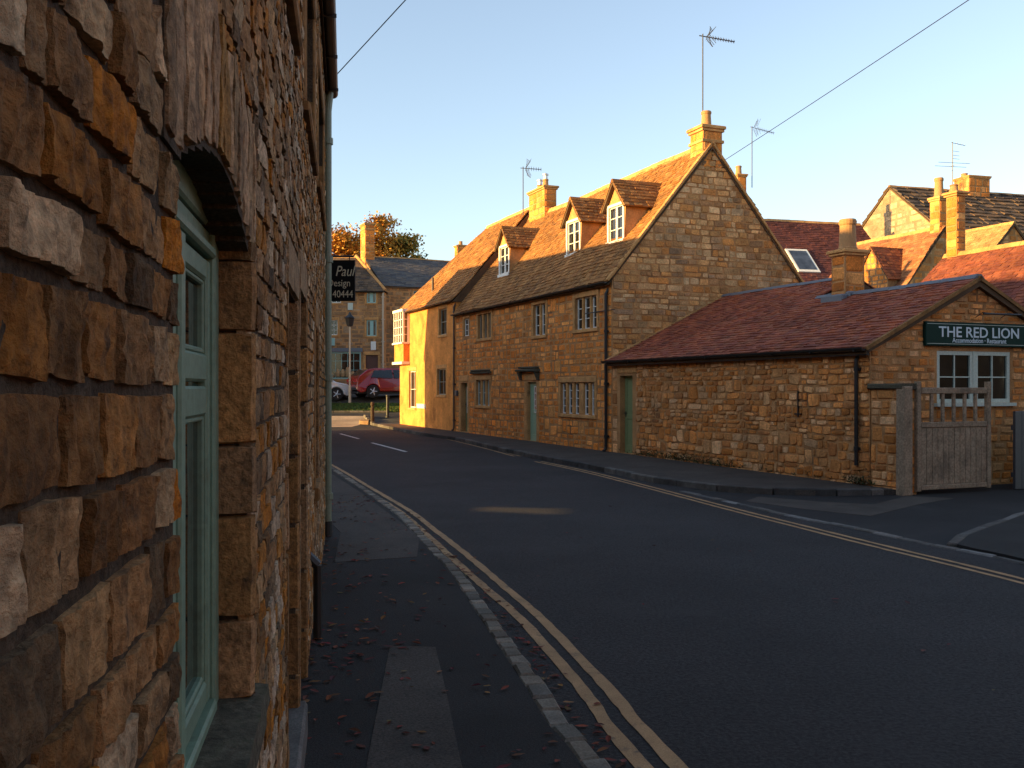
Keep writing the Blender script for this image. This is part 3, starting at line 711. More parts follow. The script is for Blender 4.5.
# arch voussoirs, long upright stones
def arch(s):
    u = (s - 1.38) / .99; return 2.085 + .095 * (1 - (2 * u - 1) ** 2) if 0 < u < 1 else 2.08
s = 1.27; rr = random.Random(4)
while s < 2.47:
    w = rr.uniform(.055, .095); e = min(s + w, 2.49)
    zb = arch((s + e) / 2); zt = 2.43 + rr.uniform(-.03, .05)
    m.prism(FRONT, [(s, min(zb, arch(s)) - .004), (e, min(zb, arch(e)) - .004), (e, 2.3), (s, 2.3)], -.13, .003, 1)
    stone(m, FRONT, s + .003, e - .003, zb + .0, zt, rr.uniform(.008, .014), (8, 18), rr.uniform(0, 99), vary([(.38, .235, .12), (.33, .20, .095), (.42, .26, .14), (.36, .18, .05)], rr), 0, rnd=.03, warp=.1, rough=.6)
    s = e
# squared reveal stones on the far side of each opening
for (o, zlo, dp, res) in ((W0, .99, .085, (5, 10)), (D1, .02, .10, (3, 7)), (D2_, .02, .08, (3, 6)), (W3, 1.0, .09, (3, 5))):
    pl = Pl((o[1] + .002, 0, 0), (0, 1, 0), (-1, 0, 0)); z = zlo; rr = random.Random(int(o[0] * 10))
    while z < o[3] - .02:
        h = rr.uniform(.16, .30) if o is W0 else rr.uniform(.3, .5)
        e = min(z + h, o[3] + .02)
        stone(m, pl, -.02, dp, z + .001, e - .001, .010, res, rr.uniform(0, 99), vary([(.30, .155, .055), (.25, .13, .05), (.33, .19, .09)], rr), 0, rnd=.05, warp=.05, rough=.4)
        if o is not W0:
            stone(m, FRONT, o[1] + .0, o[1] + .115, z + .004, e - .004, .012, (4, 6), rr.uniform(0, 99), vary([(.30, .17, .075), (.27, .15, .06), (.34, .21, .11)], rr), 0, rnd=.05, warp=.06, rough=.4)
            stone(m, FRONT, o[0] - .10, o[0], z + .004, e - .004, .012, (4, 6), rr.uniform(0, 99), vary([(.30, .17, .075), (.27, .15, .06), (.34, .21, .11)], rr), 0, rnd=.05, warp=.06, rough=.4)
        z = e
for o in (D1, D2_):
    stone(m, FRONT, o[0] - .1, o[1] + .12, o[3] + .004, o[3] + .215, .014, (12, 6), 5, (.30, .19, .10), 0, rnd=.04, warp=.04, rough=.4)
# rear and end walls
m.box(S0, S1, 5.55, 5.8, 0, 5.16, 1)
for x in (S0, S1):
    m.prism(endpl(0), [(.003, 0), (5.8, 0), (5.8, 5.16), (2.9, 8.2), (.003, 5.16)], x - .26 if x > 0 else x, x if x > 0 else x + .26, 1)
masonry(m, endpl(S1), .02, 5.8, .05, 5.1, .16, .2, .45, P_NEAR, [], seed=8, res=(2, 2))
m.build('wall', ['near_stone', 'near_mortar'], T, smooth=True)
roof(T, S0, S1 + .05, -.035, 2.9, 5.835, 5.2, 1.03, P_STILE, 'stone_tile', course=.2, tw=.3, seed=31)
gutter(T, S0, S1 + .03, -.09, 5.17, 'gutter_brown', .058)
pipe(T, 11.12, -.03, .12, 4.95, 'pipe_paint', .047, off=-.02, shoe=False)
sp = MB(); sp.tube([(11.12, -.03, .03), (11.12, -.03, .22)], .056, 12); sp.build('pipe_shoe', 'black_iron', T)
# the arched window
f = MB(); hF = -.066
def bar(a, b, c, d, h0, h1, mb=None): (mb or f).block(FRONT, a, b, c, d, h0, h1, c=.006)
bar(1.37, 1.435, .99, 2.2, -.13, hF); bar(2.295, 2.372, .99, 2.2, -.13, hF)
bar(1.84, 1.895, .99, 2.05, -.13, hF - .002); bar(1.435, 2.295, .985, 1.02, -.13, hF + .006)
bar(1.435, 2.295, 2.05, 2.075, -.13, hF + .004); bar(1.435, 2.295, 2.079, 2.115, -.13, hF - .012); bar(1.435, 2.295, 2.119, 2.2, -.13, hF - .006)
fo = f.build('window', 'sage_paint', T)
fo['label'] = 'arched green casement window with rail across'
for a0, a1 in ((1.438, 1.837), (1.898, 2.292)):
    f = MB(); t = .042
    bar(a0, a0 + t, 1.022, 2.044, -.12, hF - .010); bar(a1 - t, a1, 1.022, 2.044, -.12, hF - .010)
    for z0, z1 in ((1.022, 1.075), (1.685, 1.752), (1.762, 1.825), (1.995, 2.044)): bar(a0 + t, a1 - t, z0, z1, -.12, hF - .012)
    for z0, z1 in ((1.075, 1.685), (1.825, 1.995)):
        bar(a0 + t, a0 + t + .012, z0, z1, -.112, hF - .018); bar(a1 - t - .012, a1 - t, z0, z1, -.112, hF - .018); bar(a0 + t + .012, a1 - t - .012, z0, z0 + .014, -.112, hF - .018); bar(a0 + t + .012, a1 - t - .012, z1 - .012, z1, -.112, hF - .018)
    f.build('casement', 'sage_paint', fo)
    g = MB(); g.pbox(FRONT, a0 + t - .005, a1 - t + .005, 1.06, 2.0, -.108, -.097); g.build('pane', 'glass', fo)
sl = MB(); stone(sl, Pl((0, 0, .965), (1, 0, 0), (0, 0, 1), (0, 1, 0)), 1.30, 2.52, -.045, .10, .03, (20, 8), 3, (1, 1, 1), 0, rnd=.02, warp=.03, rough=.35)
sl.pbox(FRONT, 1.32, 2.50, .88, .975, -.06, .036); sl.build('window_sill', 'sill_moss', fo, smooth=True)
# deep doorways, dark window openings above
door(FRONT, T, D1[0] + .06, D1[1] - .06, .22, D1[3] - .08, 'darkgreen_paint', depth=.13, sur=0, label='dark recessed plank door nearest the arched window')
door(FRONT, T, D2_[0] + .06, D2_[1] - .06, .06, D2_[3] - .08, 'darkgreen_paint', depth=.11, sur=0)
sp = MB(); sp.block(FRONT, D1[0] - .25, D1[1] + .1, .03, .215, -.12, .055, 0, (.12, .11, .10), c=.015, j=.006); sp.build('doorstep', 'kerb_stone', T)
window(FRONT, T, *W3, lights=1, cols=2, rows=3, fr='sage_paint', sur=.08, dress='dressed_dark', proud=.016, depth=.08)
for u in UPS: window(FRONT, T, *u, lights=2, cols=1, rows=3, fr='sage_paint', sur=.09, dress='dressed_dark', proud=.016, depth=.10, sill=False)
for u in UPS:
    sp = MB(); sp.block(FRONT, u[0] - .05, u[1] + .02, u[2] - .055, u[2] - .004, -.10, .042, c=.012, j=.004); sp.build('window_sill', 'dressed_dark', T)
sp = MB(); sp.tube([(6.55, -.05, .05), (6.55, -.05, .55)], .03, 8); sp.tube([(6.55, -.05, .55), (6.55, .02, .62)], .035, 8); sp.build('vent_pipe', 'black_iron', T)

# hanging sign at its far corner
T = thing('hanging_sign', 'black hanging shop board lettered Paul and Design with phone digits beside the downpipe', 'sign', (-2.31, 11.17, 2.75))
m = MB(); m.block(FRONT, .12, .485, 0, .475, -.02, .02, c=.006); m.build('board', 'sign_black', T)
m = MB(); m.tube([(-.02, 0, .52), (.47, 0, .52)], .012, 8); m.tube([(.2, 0, .52), (.2, 0, .46)], .006, 6); m.tube([(.42, 0, .52), (.42, 0, .46)], .006, 6); m.build('bracket', 'black_iron', T)
rx = (R(90), 0, 0)
text('Paul', 'lettering', 'gold_text', .17, T, (.475, -.022, .29), rx, shear=.28, align='RIGHT', squash=.78)
text('Design', 'lettering', 'gold_text', .115, T, (.435, -.022, .17), rx, align='RIGHT', squash=.85)
text('40444', 'lettering', 'gold_text', .12, T, (.465, -.022, .04), rx, align='RIGHT', squash=.80)

# ------------------------------------------------------------------ stone cottage
C = thing('stone_cottage', 'long ochre stone cottage with three dormers and tall gable beside the low outbuilding', 'cottage', FW(0, 0), RF)
# openings in local x = -t
q = lambda t1, t0, z0, z1: (-t1, -t0, z0, z1)
w5, w4, w3, w2, w2s, ws = q(3.09, .96, 1.0, 1.87), q(2.14, .84, 3.32, 4.18), q(5.03, 4.13, 3.3, 4.23), q(9.9, 8.61, 3.43, 4.27), q(10.09, 8.74, 1.11, 1.99), q(11.4, 10.81, 3.6, 4.23)
d2, d1 = q(5.5, 4.81, .1, 1.9), q(11.71, 11.02, .12, 1.9)
opw = [w5, w4, w3, w2, w2s, ws]
ops = [ex(o, .13, .18, .11) for o in opw] + [dex(d2), dex(d1)]
m = MB()
backing(m, FRONT, -12.3, 0, 0, 4.62, opw + [d2, d1], h=0, depth=.35, mi=1)
sagw = lambda x, z: .015 * noise.noise(V((x * .5, z * .6, 9)))
masonry(m, FRONT, -12.3, 0, .02, 4.6, .17, .2, .46, P_OCH, ops, relief=.014, gap=.012, jump=.12, seed=41, wob=sagw, warp=.22)
gcl = lambda z: (0, 6) if z < 4.5 else (max(0, (z - 4.52) / 1.2), min(6, 6 - (z - 4.52) / 1.2))
GE = endpl(0)
m.add([GE.p(0, 0), GE.p(6, 0), GE.p(6, 4.6), GE.p(3, 8.2), GE.p(0, 4.6)], [(0, 1, 2, 3, 4)], 1)
masonry(m, GE, 0, 6, .02, 8.15, .15, .13, .40, P_GREY, [], relief=.018, gap=.011, jump=.12, seed=43, clip=gcl, mi=2, res=(4, 4), warp=.26, wob=lambda x, z: .03 * noise.noise(V((x * .8, z * .7, 2))))
GW = endpl(-12.3, False)
m.add([GW.p(0, 0), GW.p(6, 0), GW.p(6, 4.6), GW.p(3, 8.2), GW.p(0, 4.6)], [(0, 1, 2, 3, 4)], 1)
m.box(-12.3, 0, 5.9, 6, 0, 4.6, 1)
m.build('wall', ['stone', 'mortar', 'grey_stone'], C)
roof(C, -12.3, .05, -.13, 3.0, 6.13, 4.47, 1.21, P_STILE, 'stone_tile', course=.155, tw=.2, sag=.10, seed=51, th=.026)
v = MB(); O, X, U, Nn = slope(0, -.13, 4.47, 1.21); vl = Pl(O, X, Nn, U)
a = -.02
while a < 4.8: b = a + rng.uniform(.3, .5); v.block(vl, -.05, .065, a + .004, min(b, 4.86) - .004, -.02, .045, c=.012, j=.008); a = b
O, X, U, Nn = slope(0, 6.13, 4.47, 1.21, True); vl = Pl(O, X, Nn, U); a = -.02
while a < 4.8: b = a + rng.uniform(.3, .5); v.block(vl, -.065, .05, a + .004, min(b, 4.86) - .004, -.02, .045, c=.012, j=.008); a = b
v.build('verge_stone', 'dressed', C)
gutter(C, -12.25, 0, -.19, 4.44, 'black_iron', .055)
pipe(C, -.2, -.07, .1, 4.2)
kw = dict(fr='white_frame', fw=.032)
window(FRONT, C, *w5, lights=5, rows=4, mull='stone', mw=.13, wide=(2,), **kw)
window(FRONT, C, *w4, lights=3, rows=3, cols=1, mull='stone', mw=.09, **kw)
window(FRONT, C, *w3, lights=2, rows=3, mull='stone', mw=.11, **kw)
window(FRONT, C, *w2, lights=3, rows=1, mull='stone', mw=.12, fr='dull_frame', fw=.03, glass='net_glass')
window(FRONT, C, *w2s, lights=3, rows=2, mull='stone', mw=.10, fr='pale_frame', fw=.03, glass='net_glass')
window(FRONT, C, *ws, lights=1, rows=3, cols=2, sur=.08, lint=.1, depth=.06, sill=False, **kw)
door(FRONT, C, *d2, 'green_paint', glaze=(d2[0] + .32, d2[0] + .57, .98, 1.76, 4, 2), handle='r', label='pale green door with small glazed panes')
door(FRONT, C, *d1, 'olive_paint', depth=.2, glaze=(d1[0] + .15, d1[1] - .15, .8, 1.75, 4, 2), label='shadowed olive green door at far end')
for (x0, x1, z) in ((-6.08, -4.5, 2.22), (-10.45, -8.55, 2.2)):
    h = MB(); h.block(FRONT, x0, x1, z, z + .09, -.02, .19 if x0 > -7 else .12, c=.02, j=.015)
    h.block(FRONT, x0 + .12, x1 - .12, z + .09, z + .15, -.02, .14, c=.02, j=.01)
    if x0 > -7:
        for a in (x0 + .06, x1 - .2): h.prism(Pl((a, 0, 0), (0, -1, 0), (1, 0, 0)), [(0, z - .26), (.05, z - .26), (.15, z - .002), (0, z - .002)], 0, .13)
    h.build('door_hood' if x0 > -7 else 'hood_mould', 'sill_moss', C)
m = MB(); m.block(FRONT, -12.2, -11.95, 1.42, 1.62, 0.02, .10, c=.02); m.build('alarm_box', 'grey_metal', C)
m = MB(); m.tube([(-1.45, -.05, 3.72), (.1, -.05, 3.72)], .012, 6); m.tube([(-1.45, -.05, 3.72), (-1.45, -.005, 3.72)], .012, 6); m.tube([(.1, -.05, 3.72), (.1, .02, 3.72)], .012, 6); m.build('cable', 'black_iron', C)
# dormers
def dormer(xc, w=1.0, y0=.9, zb=5.62, ze=6.74, za=7.36):
    m = MB(); hw = w / 2; k = 1.21; yb = lambda z: (z - 4.6) / k
    P = Pl((xc, y0, 0), (1, 0, 0), (0, -1, 0))
    o = (-hw + .13, hw - .13, zb + .12, zb + 1.06)
    backing(m, P, -hw, hw, zb - .1, ze, [o], 0, .12)
    m.add([P.p(-hw, ze), P.p(hw, ze), P.p(0, za - .03)], [(0, 1, 2)])
    for sg in (-1, 1):
        X = xc + sg * hw
        m.add([(X, y0, zb - .1), (X, y0, ze), (X, yb(ze) + .1, ze), (X, yb(zb - .1) + .1, zb - .1)], [(0, 1, 2, 3)])
    d = m.build('dormer', 'dressed', C)
    window(P, d, *o, lights=2, rows=3, cols=1, mull=None, mw=.03, sur=0, depth=.03, fr='white_frame', fw=.035)
    f = MB(); j = .075
    for l, r_, b, t in ((o[0] - j, o[0], o[2] - .05, o[3] + j), (o[1], o[1] + j, o[2] - .05, o[3] + j), (o[0], o[1], o[3], o[3] + j), (o[0] - j - .02, o[1] + j + .02, o[2] - .11, o[2] - .002)):
        f.pbox(P, l, r_, b, t, -.05, .03 if t != o[2] - .002 else .07)
    f.build('window_frame', 'white_frame', d)
    r = MB(); kk = (za - ze) / hw; c = 1 / math.sqrt(1 + kk * kk); s_ = kk * c; ov = .13; yf = y0 - .12; yr = yb(za) + .25
    L = (hw + ov) / c
    for sg in (-1, 1):
        O = V((xc + sg * (hw + ov), 0, ze - ov * kk + .02)); U = V((-sg * c, 0, s_)); Nn = V((sg * s_, 0, c)); X = V((0, 1, 0))
        P2 = Pl(O, X, Nn, U)
        r.pbox(P2, yf, yr, 0, L, -.07, -.008, 1)
        tiles(r, O, X, U, Nn, yf - .02, yr, L, .15, .19, P_STILE, 0, .028, None, 0, int(abs(xc) * 10) + sg, .8)
    a = yf - .02
    while a < yr - .05:
        b = a + rng.uniform(.3, .42)
        r.add([(xc + dx, yy, za + .02 + dz) for yy in (a + .004, b - .004) for dx, dz in ((-.1, -.07), (-.03, .035), (.03, .035), (.1, -.07))], [(0, 1, 5, 4), (1, 2, 6, 5), (2, 3, 7, 6), (0, 3, 2, 1), (4, 5, 6, 7)], 0, vary(P_STILE, rng)); a = b
    r.build('dormer_roof', ['stone_tile', 'roof_deck'], d)
for xc, w in ((-1.44, 1.06), (-4.08, 1.08), (-9.65, 1.08)): dormer(xc, w)
chimney(C, -.62, .01, 2.72, 3.34, 7.6, 8.74, [(-.3, 3.03, .14, .46)], cap=.16, big=.24)
chimney(C, -11.85, -10.38, 2.77, 3.26, 7.7, 9.15, [(-11.3, 3.0, .12, .2), (-10.8, 3.0, .11, .32)], cap=.13, band=False, cowl=True, big=.2)

# ------------------------------------------------------------------ yellow end house
H = thing('end_house', 'smooth golden stone end house with hipped roof catching the sun at the corner', 'house', FW(-12.3, 0), RF)
q = lambda t1, t0, z0, z1: (12.3 - t1, 12.3 - t0, z0, z1)
u1, l1, l2 = q(14.35, 13.4, 3.78, 4.8), q(14.58, 13.5, 1.44, 2.46), q(18.59, 17.55, .86, 2.44)
ops = [u1, l1, l2]
m = MB(); backing(m, FRONT, -7.75, -.02, 0, 5.2, ops, 0, .3, 0)
for x, r_ in ((-7.75, False),):
    E_ = endpl(x, r_); m.add([E_.p(0, 0), E_.p(6, 0), E_.p(6, 5.2), E_.p(0, 5.2)], [(0, 1, 2, 3)])
m.box(-7.75, 0, 5.9, 6, 0, 5.2)
m.prism(endpl(0), [(0, 4.4), (6, 4.4), (6, 5.1), (3.1, 8.4), (0, 5.1)], -.15, .0)
m.build('wall', 'render_wall', H)
kk = 1.13; xl = -8.0
L_ = 3.25 * math.sqrt(1 + kk * kk)
roof(H, xl, .06, -.15, 3.1, 6.35, 5.02, kk, P_STILE, 'stone_tile', course=.18, tw=.24, sag=.08, seed=61, th=.03, clipf=lambda v_: (xl + 3.2 * v_ / L_, .06), clipb=lambda v_: (-.06, -xl - 3.2 * v_ / L_), ridge_x=(xl + 3.2, .06))
kw = dict(fr='dull_frame', fw=.045, sur=.09, dress='dressed', proud=.012, lights=1, mull=None)
window(FRONT, H, *u1, cols=2, rows=2, **kw); window(FRONT, H, *l1, cols=2, rows=2, **kw)
kw['fr'] = 'white_frame'; window(FRONT, H, *l2, cols=2, rows=2, **kw)
# two-storey oriel: bay with white glazing over a plain apron
b = MB(); x0, x1, dp = -7.72, -6.2, .30
b.box(x0 + .02, x1 - .02, -dp + .03, -.002, 2.86, 3.62); b.build('bay_apron', 'render_wall', H)
b = MB()
b.box(x0 - .05, x1 + .05, -dp - .06, -.002, 2.74, 2.855); b.box(x0 - .05, x1 + .05, -dp - .06, -.002, 3.625, 3.70); b.box(x0 - .03, x1 + .03, -dp - .04, -.002, 5.02, 5.14)
BP = Pl((0, -dp, 0), (1, 0, 0), (0, -1, 0))
for i in range(5): x = x0 + (x1 - x0 - .07) * i / 4; b.pbox(BP, x, x + .07, 3.702, 5.018, -.07, 0)
for i in range(1, 4): z = 3.7 + 1.32 * i / 4; b.pbox(BP, x0 + .01, x1 - .01, z - .015, z + .015, -.05, -.012)
for xx in (x0, x1 - .07): b.box(xx + .001, xx + .069, -.1, -.002, 3.702, 5.018)
for i in range(1, 4):
    z = 3.7 + 1.32 * i / 4; b.box(x1 - .05, x1 - .02, -dp + .01, -.01, z - .014, z + .014)
bo = b.build('bay_window', 'white_frame', H)
g = MB(); g.pbox(BP, x0 + .02, x1 - .02, 3.705, 5.015, -.06, -.045); g.box(x1 - .06, x1 - .045, -dp + .05, -.01, 3.705, 5.015); g.build('pane', 'net_glass', bo)
b = MB(); b.box(x0 + .07, x1 - .07, -.06, -.005, 3.71, 5.01); b.build('curtain', 'curtain', bo)
m = MB(); m.block(FRONT, 12.3 - 17.35, 12.3 - 16.1, .86, 1.05, .002, .03, c=.005); m.build('street_plate', 'white_frame', H)
gutter(H, -7.75, 0, -.2, 5.0, 'gutter_brown', .05)
pipe(H, -.06, -.06, .12, 4.8, 'gutter_brown', .035)
m = MB(); m.tube([(-4.6, .55, 5.7), (-4.6, .55, 6.35)], .05, 8); m.build('soil_pipe', 'gutter_brown', H)

# ------------------------------------------------------------------ low outbuilding of the inn
O_ = thing('stone_outbuilding', 'low rubble stone outbuilding with long dark red tiled roof beside the gate', 'outbuilding', FW(0, 0), RF)
gd = (.42, 1.06, .1, 2.03)
m = MB(); XR = 9.1
backing(m, FRONT, .02, XR, 0, 2.5, [gd], 0, .3, 1)
masonry(m, FRONT, .3, XR, .02, 2.49, .12, .12, .34, P_OUT, [(gd[0] - .12, gd[1] + .2, 0, gd[3] + .32)], relief=.024, gap=.015, jump=.12, seed=71, res=(4, 4), warp=.3, rnd=.25, wob=lambda x, z: .025 * noise.noise(V((x * .8, z * .9, 7))))
for z0 in [0.02 + .32 * i for i in range(8)]: stone(m, FRONT, .03 + .0 * z0, .30, z0 + .005, min(z0 + .315, 2.49), .018, (2, 2), z0, vary(P_OUT, rng), 0, rnd=.05)
EG = endpl(XR); gw = (1.48, 3.22, 1.47, 2.38)
backing(m, EG, 0, 4.74, 0, 2.5, [gw], 0, .3, 1)
m.add([EG.p(0, 2.5), EG.p(4.74, 2.5), EG.p(2.37, 3.66)], [(0, 1, 2)], 1)
gcl = lambda z: (0, 4.74) if z < 2.48 else (max(0, (z - 2.49) / .498), min(4.74, 4.74 - (z - 2.49) / .498))
masonry(m, EG, 0, 4.74, .02, 3.62, .125, .15, .36, P_OUT, [ex(gw, .04, .06, .06)], relief=.018, gap=.014, jump=.1, seed=72, clip=gcl)
m.box(.02, XR, 4.6, 4.74, 0, 2.5, 1)
m.build('wall', ['stone', 'mortar'], O_)
ro = roof(O_, 5.0, XR + .1, -.16, 2.37, 4.9, 2.42, .498, P_RED, 'clay_tile', course=.125, tw=.17, seed=81, th=.026, dimin=1, jit=.03, ridge='lead', sag=.02)
roof(O_, -.02, 5.0, -.16, 3.4, 6.96, 2.42, .498, P_RED, 'clay_tile', course=.125, tw=.17, seed=82, th=.026, dimin=1, jit=.03, ridge='lead', name='roof', sag=.03)
v = MB(); Oo, X, U, Nn = slope(0, -.16, 2.42, .498); vl = Pl(Oo, X, Nn, U)
v.pbox(vl, .0, .10, -.02, 3.9, -.01, .035); v.build('lead_flashing', 'dressed', O_)
v = MB(); a = -.02
for bk in (False, True):
    Oo, X, U, Nn = slope(0, 4.9 if bk else -.16, 2.42, .498, bk); vl = Pl(Oo, X, Nn, U)
    l, r_ = (-XR - .13, -XR - .06) if bk else (XR + .06, XR + .13)
    v.pbox(vl, l, r_, -.03, 2.86, -.05, .012)
v.build('barge_board', 'dressed_dark', O_)
f = MB(); f.box(.0, XR + .1, -.15, -.11, 2.28, 2.40); f.build('fascia', 'black_iron', O_)
gutter(O_, -.1, XR + .1, -.215, 2.41, 'black_iron', .06)
pipe(O_, 8.85, -.065, .32, 2.25, r=.033, shoe=False)
door(FRONT, O_, *gd, 'olive_paint', depth=.16, sur=0, panel=False, handle='l', label='plain olive green door')
dl = MB(); dl.block(FRONT, gd[0] - .11, gd[1] + .2, gd[3] + .07, gd[3] + .31, -.2, .02, j=.005); dl.build('lintel', 'dressed', O_)
chimney(O_, 5.58, 6.0, 2.2, 2.73, 3.3, 4.6, [(5.79, 2.46, .18, .66)], cap=.12, band=False, big=.24)
fl = MB(); fl.box(5.45, 6.12, 2.02, 2.19, 3.42, 3.66); fl.box(5.44, 5.575, 2.19, 2.85, 3.4, 3.72); fl.box(6.005, 6.14, 2.19, 2.85, 3.4, 3.72); fl.build('flashing', 'lead', O_, bev=.03)
wo = window(EG, O_, *gw, lights=2, cols=2, rows=2, fr='pale_frame', fw=.07, mull=None, mw=.05, sur=0, depth=.02, label='pale green four pane window pair')
s_ = MB(); s_.pbox(EG, gw[0] - .07, gw[1] + .07, gw[2] - .06, gw[2] - .002, -.1, .08); s_.build('window_sill', 'pale_frame', wo)
ib = MB(); ib.pbox(FRONT, 7.28, 7.305, 1.2, 1.68, .01, .035); ib.pbox(FRONT, 7.2, 7.38, 1.24, 1.265, .01, .038); ib.build('wall_tie', 'black_iron', O_)
# inn sign
T = thing('inn_sign', 'dark green inn signboard reading THE RED LION above the gate', 'sign', FW(XR + .03, 1.15, 2.46), RG)
m = MB(); m.block(FRONT, 0, 2.48, 0, .42, -.02, .05, c=.01); m.build('board', 'sign_green', T)
m = MB()
for l, r_, b_, t in ((.03, 2.45, .035, .043), (.03, 2.45, .377, .385)): m.pbox(FRONT, l, r_, b_, t, .051, .053)
m.build('border_line', 'pale_frame', T)
def fit(body, w, h, mat, z, xc):
    o = text(body, 'lettering', mat, 1, T, (0, 0, 0), rx, offset=.012); ax = [v.co.x for v in o.data.vertices]; ay = [v.co.y for v in o.data.vertices]
    sx, sy = w / (max(ax) - min(ax)), h / (max(ay) - min(ay)); o.scale = (sx, sy, 1)
    o.location = (xc - sx * (max(ax) + min(ax)) / 2, -.0525, z - sy * min(ay)); return o
fit('THE RED LION', 1.90, .185, 'pale_text', .155, 1.24)
fit('Accommodation \u00b7 Restaurant', 1.28, .085, 'pale_text', .062, 1.24)
m = MB(); m.tube([(1.05, -.30, .56), (1.95, -.30, .56)], .017, 8)
for x in (1.2, 1.8): m.tube([(x, .0, .52), (x, -.16, .60), (x, -.30, .57)], .007, 6)
m.build('sign_lamp', 'black_iron', T)
# boundary wall stub, post, gate, board
T = thing('boundary_wall', 'short coped stone wall running from outbuilding corner to the gate post', 'wall', FW(XR, 0), RF)
m = MB(); m.box(.02, .70, .012, .32, 0, 1.72, 1)
masonry(m, FRONT, .02, .71, .02, 1.72, .135, .15, .33, P_OUT, [], relief=.014, gap=.012, seed=91)
masonry(m, endpl(.70), 0, .33, .02, 1.72, .15, .15, .3, P_OUT, [], relief=.014, gap=.012, seed=92)
m.build('wall', ['stone', 'mortar'], T)
m = MB(); m.block(FRONT, -.02, .76, 1.722, 1.80, -.36, .05, c=.02, j=.01); m.build('coping', 'sill_moss', T)
T = thing('gate_post', 'thick weathered square timber post left of the gate', 'post', FW(9.90, -.14), RG)
m = MB(); m.block(FRONT, .10, .29, 0, 1.76, -.17, 0, c=.02, j=.006); m.build('post', 'weather_wood', T)
T = thing('wooden_gate', 'grey weathered boarded gate with open slatted top below the inn sign', 'gate', FW(9.88, .26, .06), RG)
for x in (0, 1.53): m = MB(); m.block(FRONT, x, x + .09, 0, 1.78, -.07, 0, c=.012); m.build('stile', 'weather_wood', T)
for z0, z1 in ((1.58, 1.68), (1.03, 1.12), (.02, .10)): m = MB(); m.block(FRONT, .092, 1.528, z0, z1, -.06, -.005, c=.01); m.build('rail', 'weather_wood', T)
for i in range(5):
    x = .092 + 1.436 * (i + 1) / 6; m = MB(); m.block(FRONT, x - .03, x + .03, 1.122, 1.578, -.05, -.015, c=.006); m.build('baluster', 'weather_wood', T)
m = MB(); x = .094
while x < 1.5: m.block(FRONT, x + .002, min(x + .118, 1.526) - .002, .102, 1.028, -.05, -.018 + rng.uniform(-.003, .003), c=.006); x += .1195
m.build('board_panel', 'weather_wood', T)
T = thing('timber_screen', 'dark grey board screen right of the gate at picture edge', 'screen', FW(9.9, 2.40, .02), RG)
m = MB(); x = 0
while x < 1.15: m.block(FRONT, x + .002, x + .15, 0, 1.32, -.05, rng.uniform(-.003, .003), c=.006); x += .152
m.build('board_panel', 'grey_metal', T)
for z0 in (.2, 1.0): m = MB(); m.pbox(FRONT, 0, 1.2, z0, z0 + .08, -.09, -.052); m.build('rail', 'grey_metal', T)

# ------------------------------------------------------------------ houses behind
def gable_house(name, label, cat, loc, rz, x0, x1, hd, zr, k, wallmat, pal_w, pal_r, rmat, course, tw, gable_l=True, gable_r=True, front=True, blocks=(.3, .35, .7), seed=100, ze=None, sag=.03, ridge='dressed', zb=0., th=.03, wins=(), dimin=.8, wm='mortar', front_kw=None, group=None):
    T = thing(name, label, cat, loc, rz, group); ze = zr - k * hd; m = MB()
    Pf = Pl((0, -hd, 0), (1, 0, 0), (0, -1, 0)); o = [w for w in wins]
    backing(m, Pf, x0, x1, zb, ze, o, 0, .2, 1)
    c_, a_, b_ = blocks
    if front: masonry(m, Pf, x0, x1, zb, ze, c_, a_, b_, pal_w, [ex(w, .1, .12, .08) for w in o], relief=.012, gap=.014, res=(2, 2), seed=seed, jump=.05)
    for x, rt, do in ((x0, False, gable_l), (x1, True, gable_r)):
        E_ = Pl((x, 0, 0), (0, 1, 0), (1 if rt else -1, 0, 0))
        m.add([E_.p(-hd, zb), E_.p(hd, zb), E_.p(hd, ze), E_.p(0, zr - .02), E_.p(-hd, ze)], [(0, 1, 2, 3, 4)], 1)
        if do: masonry(m, E_, -hd, hd, zb, zr - .06, c_, a_, b_, pal_w, [], relief=.012, gap=.014, seed=seed + 3 + x, jump=0, clip=lambda z: (-hd, hd) if z < ze else (-hd + (z - ze) / k, hd - (z - ze) / k))
    m.add([(x0, hd, zb), (x1, hd, zb), (x1, hd, ze), (x0, hd, ze)], [(0, 1, 2, 3)], 1)
    m.build('wall', [wallmat, wm], T)
    for w in wins: window(Pf, T, *w, **(front_kw or dict(lights=2, rows=2, mull=None, mw=.06, sur=.09)))
    roof(T, x0 - .08, x1 + .08, -hd - .12, 0, hd + .12, ze - .12 * k + .03, k, pal_r, rmat, course=course, tw=tw, seed=seed + 7, sag=sag, ridge=ridge, th=th, dimin=dimin)
    return T
T = gable_house('tiled_house', 'dark red tiled rear house with roof window and stack just behind the tall gable', 'house', (12.6, 53.2, 0), R(14), 0, 7.5, 4.5, 11.06, 1., 'stone', P_OUT, P_DRED, 'clay_tile', .2, .28, seed=110)
chimney(T, -.25, .28, -.3, .3, 10.5, 13.5, [(-.05, 0, .17, .5)], cap=.16, band=False)
sk = MB(); Oo, X, U, Nn = slope(0, 0, 11.06, 1.); pl = Pl(Oo, X, Nn, U)
sk.pbox(pl, 1.65, 2.95, -4.7, -2.75, .02, .11); so = sk.build('skylight', 'white_frame', T)
sk = MB(); sk.pbox(pl, 1.77, 2.83, -4.52, -2.9, .111, .12); sk.build('pane', 'skylight_glass', so)
